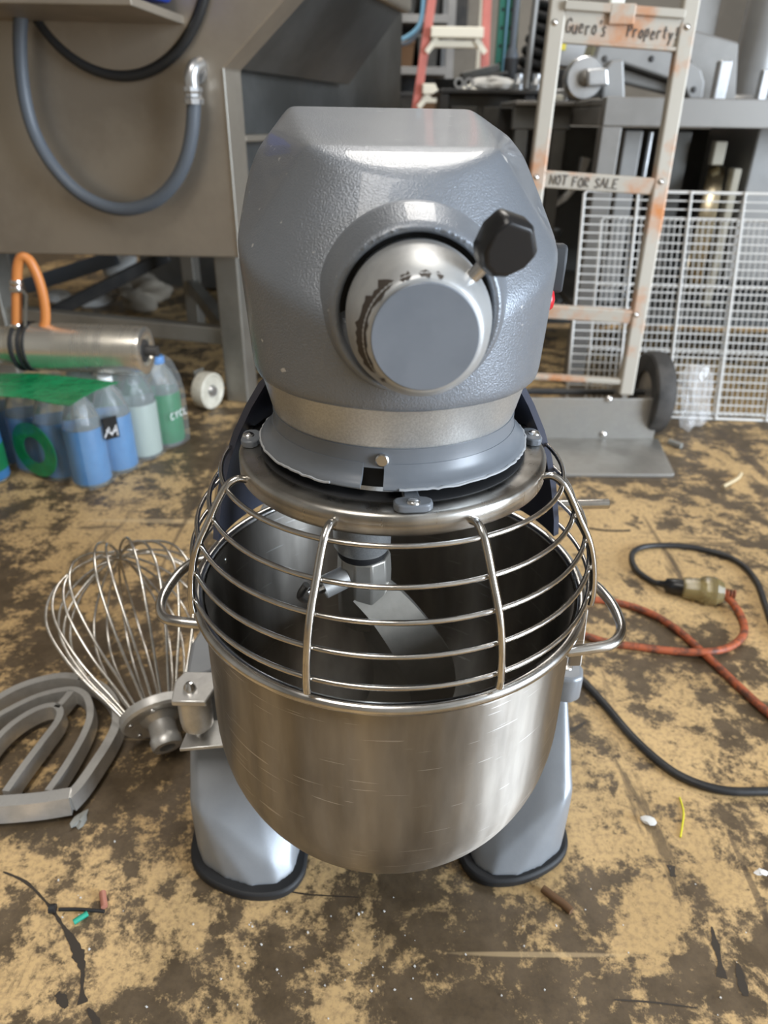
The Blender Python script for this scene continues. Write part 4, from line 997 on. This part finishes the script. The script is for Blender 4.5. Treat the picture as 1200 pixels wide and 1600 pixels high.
# ------------------------------------------------------------------ black bench with tools
BY = 2.30; bz = at(740, 139, BY).z
bb_ = thing('black_bench', 'black steel workbench piled with tools behind the mixer head', 'bench', (at(750, 140, BY).x, BY+.3, 0))
x0, x1 = at(688, 140, BY).x, at(812, 140, BY).x
bx('bench_top', 'darksteel', bb_, (x0, BY, bz-.014), (x1+.12, BY+.6, bz))
bx('cabinet_body', 'dim', bb_, (x0+.02, BY+.05, .02), (x1+.10, BY+.58, bz-.015))
bx('cabinet_door', 'dim', bb_, (x0+.04, BY+.03, .06), ((x0+x1)/2-.002, BY+.049, bz-.05))
bx('cabinet_door', 'dim', bb_, ((x0+x1)/2+.02, BY+.03, .06), (x1, BY+.049, bz-.05))
bx('leg', 'darksteel', bb_, (x1+.02, BY+.01, 0), (x1+.055, BY+.045, bz-.015))
bx('leg', 'darksteel', bb_, (x0, BY+.005, 0), (x0+.03, BY+.03, bz-.015))
def atb(x, Y): p = at(x, 130, Y); return Vector((p.x, Y, bz+.0005))
p = atb(703, BY+.10)
tag(MB().lathe([(.0, 0), (.042, 0), (.058, .03), (.054, .03), (.040, .006), (.0, .006)], 28, Matrix.Translation(p)).build('black_bowl', F['darksteel'], None, 40), 'small black bowl at the left end of the black bench', 'bowl')
o = thing('gear_tray', 'black tray of parts tilted on the black bench', 'tray', atb(745, BY+.25))
MB().box((0, 0, .035), (.22, .16, .012), Matrix.Rotation(-.22, 4, 'Y')).build('tray_base', F['darksteel'], o, 0, .003)
MB().box((.02, .0, .055), (.14, .09, .03), Matrix.Rotation(-.22, 4, 'Y')).build('part', F['dim'], o, 0, .006)
for k, (x, Y) in enumerate(((717, BY+.02), (733, BY+.02))):
    tag(MB().lathe([(.010, 0), (.017, 0), (.017, .006), (.010, .006)], 18, axis_m(atb(x, Y) + Vector((0, 0, .0165)), (0, -1, .1)), closed=True).build('steel_washer', F['alu'], None, 40), ('steel washer standing at the front edge of the black bench, left one', 'steel washer standing at the front edge of the black bench, right one')[k], 'washer')
tag(lump('shop_towel', F['rag'], None, atb(768, BY+.12) + Vector((0,0,.02)), (.06, .03, .022), 77, .5, 3, bz+.0005), 'pale crumpled towel on the black bench under the green upright', 'towel')
# uprights standing on the bench
o = thing('green_upright', 'dark green perforated upright standing on the black bench', 'upright', atb(783, BY+.38))
gp = .060
MB().box((0, 0, .35), (gp, .02, .70)).build('channel', F['green'], o, 0, .003)
for s_ in (-1, 1): MB().box((s_*gp/2, -.018, .35), (.006, .036, .70)).build('flange', F['green'], o, 0, .001)
for k in range(12):
    for s_ in (-1, 1): MB().lathe([(.0, .001), (.006, .001), (.006, 0), (.0, 0)], 10, axis_m((s_*.016, -.0102, .04 + k*.056), (0, -1, 0))).build('slot', F['gap'], o)
MB().tube([(0, -.016, .01), (0, -.016, .69)], .004, 8).build('centre_rod', F['bluehose'], o)
def leanrod(name, m, x0, y0, x1, y1, Y, r, label, cat):
    a, b = at(x0, y0, Y), at(x1, y1, Y); d = (b-a); a = a + d*((bz+r*.4-a.z)/d.z) if abs(d.z) > 1e-6 else a
    o = MB().tube([a, b], r, 12).build(name, F[m], None, 50); return tag(o, label, cat)
leanrod('pipe', 'steel', 822, 132, 842, -40, BY+.02, .011, 'slim grey pipe leaning left of the hand truck rail', 'pipe')
o = thing('drill_rod', 'dark tool rod with a thick black grip standing on the black bench', 'tool', atb(796, BY+.2))
MB().lathe([(.0, 0), (.024, 0), (.024, .11), (.018, .125), (.012, .14), (.013, .62), (.0, .62)], 20).build('rod', F['conduit'], o)
MB().lathe([(.0245, .002), (.026, .004), (.026, .10), (.0245, .102)], 20).build('grip', F['rubber'], o)
o = MB().slab([at(x, y, BY+.5) for x, y in ((797, -30), (815, -30), (806, 128), (800, 128))], (0, .02, 0)).build('white_board', F['whitepaint'], None, 0, .002); tag(o, 'narrow white board leaning behind the dark tool rod', 'board')
o = thing('ring_stack', 'black stack of corrugated rubber rings behind the grey pipe', 'rubber rings', atb(822, BY+.42))
for k in range(8):
    M = Matrix.Translation((.010*k, 0, .025 + k*.036)) @ Matrix.Rotation(.25, 4, 'Y')
    MB().tube([M @ Vector((.045*math.cos(a*PI/10), .045*math.sin(a*PI/10), 0)) for a in range(20)], .017, 8, True).build('rubber_ring', F['rubber'], o, 180)
for k, (x, y) in enumerate(((810, 118), (838, 128))):
    p = atb(x, BY+.10); tag(MB().lathe([(.0, 0), (.022, 0), (.024, .02), (.016, .03), (.016, .05), (.0, .052)], 14, Matrix.Translation(p)).build('pipe_fitting', F['alu'], None, 40), ('bright pipe fitting beside the black tool grip', 'bright pipe fitting at the foot of the grey pipe')[k], 'fitting')

# ------------------------------------------------------------------ stepladder and shelving at the back
LY = 4.6
ld = thing('stepladder', 'salmon red stepladder with cream steps in the background', 'ladder', (at(690, 100, LY).x, LY, 0))
def lp(x, y): return at(x, y, LY)
def downto(a, b, z=.0): return b + (b-a)*((z-b.z)/(b.z-a.z))
la, lb2 = lp(679, -30), lp(650, 170); ra_, rb_ = lp(762, -30), lp(757, 110)
lrail = (ext(lb2, la, 1.6), downto(la, lb2)); rrail = (ext(rb_, ra_, 1.9), downto(ra_, rb_))
for a, b in (lrail, rrail):
    wmb('rail', F['ladder'], ld, MB().bar(b, a, .052, .03, Vector((0, 1, 0))), smooth=0, bevel=.004)
def railat(r, z): a, b = r; t = (z-b.z)/(a.z-b.z); return b + (a-b)*t
for y in (52, 140, 230, 320, 410):
    z = lp(700, y).z
    if z < .1: continue
    p, q = railat(lrail, z), railat(rrail, z)
    stp = wmb('step', F['step'], ld, MB().bar(p + Vector((.02,-.03,0)), q + Vector((-.02,-.03,0)), .09, .055), smooth=0, bevel=.006)
    wmb('step_lip', F['step'], stp, MB().bar(p + Vector((.02,-.01,-.055)), q + Vector((-.02,-.01,-.055)), .05, .035), smooth=0, bevel=.004)
    wmb('brace', F['step'], stp, MB().bar(p + Vector((.0,-.045,-.10)), p + Vector((.06,-.045,-.03)), .02, .03), smooth=0)
    wmb('brace', F['step'], stp, MB().bar(q + Vector((.0,-.045,-.10)), q + Vector((-.06,-.045,-.03)), .02, .03), smooth=0)
for r in (lrail, rrail):
    a = railat(r, .05) + Vector((0, .75, 0)); b = railat(r, lrail[0].z) + Vector((0, .06, 0))
    wmb('rear_leg', F['step'], ld, MB().bar(Vector((a.x, a.y, 0)), b, .03, .025, Vector((0, 1, 0))), smooth=0)
HY = 5.7
sx0, sx1, sx2 = at(560, 60, HY).x, at(704, 60, HY).x, at(840, 60, HY).x
su = thing('shelving_unit', 'grey steel shelving unit full of dark stock behind the stepladder', 'shelves', ((sx0+sx1)/2, HY+.3, 0))
for x in (sx0, sx1):
    for y in (HY, HY+.6): bx('post', 'steel_light', su, (x-.03, y, 0), (x+.03, y+.05, 2.4), .003)
shz = [at(650, y, HY).z for y in (190, 104, 22)] + [2.1]
shz = [.35] + shz
for z in shz: bx('shelf', 'steel_light', su, (sx0-.03, HY+.001, z-.05), (sx1+.03, HY+.64, z), .003)
bx('shade_backing', 'darksteel', su, (sx0-.03, HY+.66, .05), (sx1+.03, HY+.68, 2.4), .0)  # added dark sheet, stands in for the darkness behind the shelves
rr = random.Random(9); kk = 0
nm_ = ('left', 'middle', 'right')
for lv, z in enumerate(shz[1:4]):
    for j in range(3):
        w = (sx1-sx0-.14)/3; h = rr.uniform(.15, .22)
        xx = sx0 + .07 + w*(j+.5)
        o = thing('storage_bin', 'dark %s storage bin, %s one on the %s shelf behind the ladder' % (('grey', 'black', 'brown')[(lv+j) % 3], nm_[j], ('lowest visible', 'middle', 'upper')[lv]), 'bin', (xx, HY+.28, z+.0005))
        mm = F[('dim', 'darksteel', 'brown')[(lv+j) % 3]]
        MB().hull([(sx*a, sy*b, zz) for sx in (-1, 1) for sy in (-1, 1) for a, b, zz in ((w*.36, .19, 0), (w*.44, .23, h))]).build('bin_body', mm, o, 0, .008)
        MB().box((0, 0, h+.006), (w*.90, .48, .024)).build('bin_rim', mm, o, 0, .004)
# timber post and plywood sheet
p = at(595, 100, 4.0); o = bx('timber_post', 'woodpale', None, (p.x-.014, 4.0, 0), (p.x+.014, 4.03, at(597, 62, 4.0).z), .002); tag(o, 'pale timber batten standing left of the blue hose', 'batten')
p = at(578, 100, 4.05); o = bx('plywood_sheet', 'wood', None, (p.x-.20, 4.06, 0), (p.x+.045, 4.08, at(590, 64, 4.06).z+.05), .001); tag(o, 'ochre plywood sheet standing behind the pale batten', 'plywood')
p = at(562, 130, 3.2); o = thing('dark_bin', 'dark brown bin at the far end of the stainless machine', 'bin', (p.x, 3.2, 0))
zt = at(560, 121, 3.2).z
MB().hull([(sx*.09, sy*.10, z) for sx in (-1, 1) for sy in (-1, 1) for z in (0, zt)]).build('bin_body', F['dim'], o, 0, .01)
for x in (-.05, .0, .05): MB().box((x, -.102, zt/2), (.012, .006, zt*.94)).build('rib', F['darksteel'], o, 0)
MB().box((0, 0, zt+.008), (.20, .22, .02)).build('lid', F['steel_light'], o, 0, .004)
# blue hose looped over the shelving
bh = thing('blue_hose', 'pale blue hose hanging in loops at the left of the stepladder', 'hose', at(615, 145, 4.3))
for k, path_ in enumerate(([(598, 40), (606, 55), (622, 62), (640, 55), (655, 38), (660, 10), (662, -40)], [(600, 50), (615, 64), (634, 68), (652, 52), (660, 25), (668, -40)],
                           [(612, 62), (607, 85), (604, 115), (606, 140), (614, 146), (618, 130)], [(614, 66), (618, 95), (620, 125), (622, 150)], [(612, 66), (614, 95), (616, 120), (619, 146)])):
    wmb('hose_loop', F['bluehose'] if k != 1 else F['conduit'], bh, MB().tube(bez([at(x, y, 4.3 + .03*k) for x, y in path_], 6), .011, 8), smooth=180)
# wall clutter right of the ladder
for k, (x, y0, y1, w, m, lb) in enumerate(((728, -40, 60, .10, 'darksteel', 'tall dark board hanging behind the stepladder'), (700, -40, 40, .03, 'wood', 'narrow ochre board hanging behind the stepladder'))):
    a = at(x, y0, 6.6); b = at(x, y1, 6.6)
    o = bx('board', m, None, (a.x-w, 7.37, b.z), (a.x+w, 7.395, 2.4)); tag(o, lb, 'board')

# ------------------------------------------------------------------ small litter on the floor
def bit(name, m, pts, r, label, cat, z=.003, n=8):
    o = MB().tube(bez([flr(x, y, z) for x, y in pts], 4), r, n).build(name, F[m], None, 60); return tag(o, label, cat)
F['teal'] = mat('teal_plastic', (.02, .30, .20), .4); F['pink'] = mat('faded_pink_plastic', (.38, .16, .11), .5)
F['yel'] = mat('yellow_thread', (.62, .56, .03), .5); F['chipg'] = mat('grey_chip', (.25, .25, .23), .6)
bit('plastic_tube', 'teal', [(115, 1441), (137, 1427)], .0028, 'small teal plastic tube on the floor at lower left', 'plastic tube', .0029)
bit('plastic_scrap', 'pink', [(160, 1394), (163, 1417)], .0034, 'small faded pink plastic scrap on the floor at lower left', 'plastic scrap', .0034)
bit('wire_scrap', 'rubber', [(92, 1421), (125, 1421), (163, 1424)], .0018, 'short black wire scrap beside the teal tube', 'wire', .0018)
bit('nail_cap', 'rubber', [(77, 1420), (87, 1419)], .0045, 'small black cap at the end of the wire scrap', 'cap', .0044)
bit('yellow_thread', 'yel', [(1062, 1246), (1068, 1268), (1066, 1290), (1063, 1308)], .0011, 'bright yellow thread on the floor right of the mixer', 'thread', .0012)
bit('bark_strip', 'brown', [(848, 1388), (866, 1402), (880, 1412), (893, 1424)], .0042, 'brown strip of bark on the floor before the right foot', 'bark', .004)
bit('twig', 'woodpale', [(1130, 760), (1152, 748), (1158, 740)], .004, 'pale wood splinter on the floor before the white racks', 'splinter', .004)
bit('steel_scrap', 'chipg', [(1045, 690), (1065, 697)], .008, 'small flat grey scrap right of the hand truck plate', 'scrap', .006, 5)
bit('dark_strip', 'rubber', [(920, 825), (950, 829), (985, 829)], .0016, 'thin dark strip on the floor right of the wire guard', 'strip', .0016)
for k, (x, y, m, lb) in enumerate(((1190, 1362, 'white', 'torn white paper scrap at the lower right edge'), (1014, 1283, 'rag', 'small pale scrap left of the yellow thread'), (125, 1278, 'chipg', 'grey rubber chip below the flat beater'))):
    p = flr(x, y, .004); tag(lump('paper_scrap' if k < 2 else 'rubber_chip', F[m], None, (p.x, p.y, .0035), (.007, .005, .0025) if k < 2 else (.006, .011, .004), 60+k, .5, 2, .0004, fine=.1), lb, 'scrap')
# crumbs nobody could count
cb = MB(); rr = random.Random(5)
for k in range(80):
    if k < 45: x, y = rr.gauss(500, 90), rr.gauss(1500, 45)
    else: x, y = rr.uniform(20, 1180), rr.uniform(1300, 1590)
    if 300 < x < 880 and y < 1400: continue
    p = flr(x, y); r = rr.uniform(.0004, .0013)
    cb.hull([(p.x + r*math.cos(a)*rr.uniform(.6, 1.4), p.y + r*math.sin(a)*rr.uniform(.6, 1.4), z*r) for a in (0, 1.6, 3.1, 4.7) for z in (0, 1.0)])
o = cb.build('crumbs', F['rag'], None, 0); tag(o, 'tiny white crumbs scattered over the floor in front', 'crumbs', kind='stuff')

# old paint drips and gouges worn into the floor boards
F['stain'] = mat('dark_floor_drip', (.040, .031, .023), .5)
fl_ = bpy.data.objects['floor']
def stain(pts, ws, seed):
    rr = random.Random(seed); P = bez([flr(x, y, .0004) for x, y in pts], 6); n = len(P); L_ = []; R_ = []
    for i, p in enumerate(P):
        t = i/(n-1)*(len(ws)-1); k = min(int(t), len(ws)-2); w = ws[k] + (ws[k+1]-ws[k])*(t-k); w *= rr.uniform(.75, 1.25)
        d = (P[min(i+1, n-1)] - P[max(i-1, 0)]).normalized(); q = Vector((-d.y, d.x, 0))
        L_.append(p + q*w); R_.append(p - q*w)
    vs = L_ + R_; fs = [(i, i+1, n+i+1, n+i) for i in range(n-1)]
    o = MB().add(vs, fs).build('stain', F['stain'], fl_, 0, world=True); return o
stain([(5, 1362), (40, 1378), (68, 1405), (84, 1425), (97, 1445), (112, 1468), (122, 1490), (129, 1515), (128, 1545), (129, 1568)], [.0008, .0016, .001, .002, .0014, .004, .0055, .002, .0012, .0045], 1)
stain([(89, 1552), (97, 1562), (104, 1574)], [.002, .0045, .002], 2)
stain([(137, 1575), (148, 1592), (160, 1612)], [.001, .0035, .001], 3)
stain([(1112, 1448), (1118, 1475), (1124, 1500), (1128, 1528)], [.001, .0035, .0022, .0045], 4)
stain([(1153, 1505), (1158, 1530), (1165, 1556)], [.001, .0042, .003], 5)
stain([(1048, 1352), (1052, 1370)], [.004, .003], 6)
stain([(960, 1562), (1020, 1566), (1090, 1575)], [.0007, .001, .0006], 7)
stain([(400, 1380), (470, 1396), (560, 1402)], [.0005, .0008, .0005], 8)
stain([(875, 1145), (895, 1140), (915, 1128)], [.002, .0035, .0015], 9)
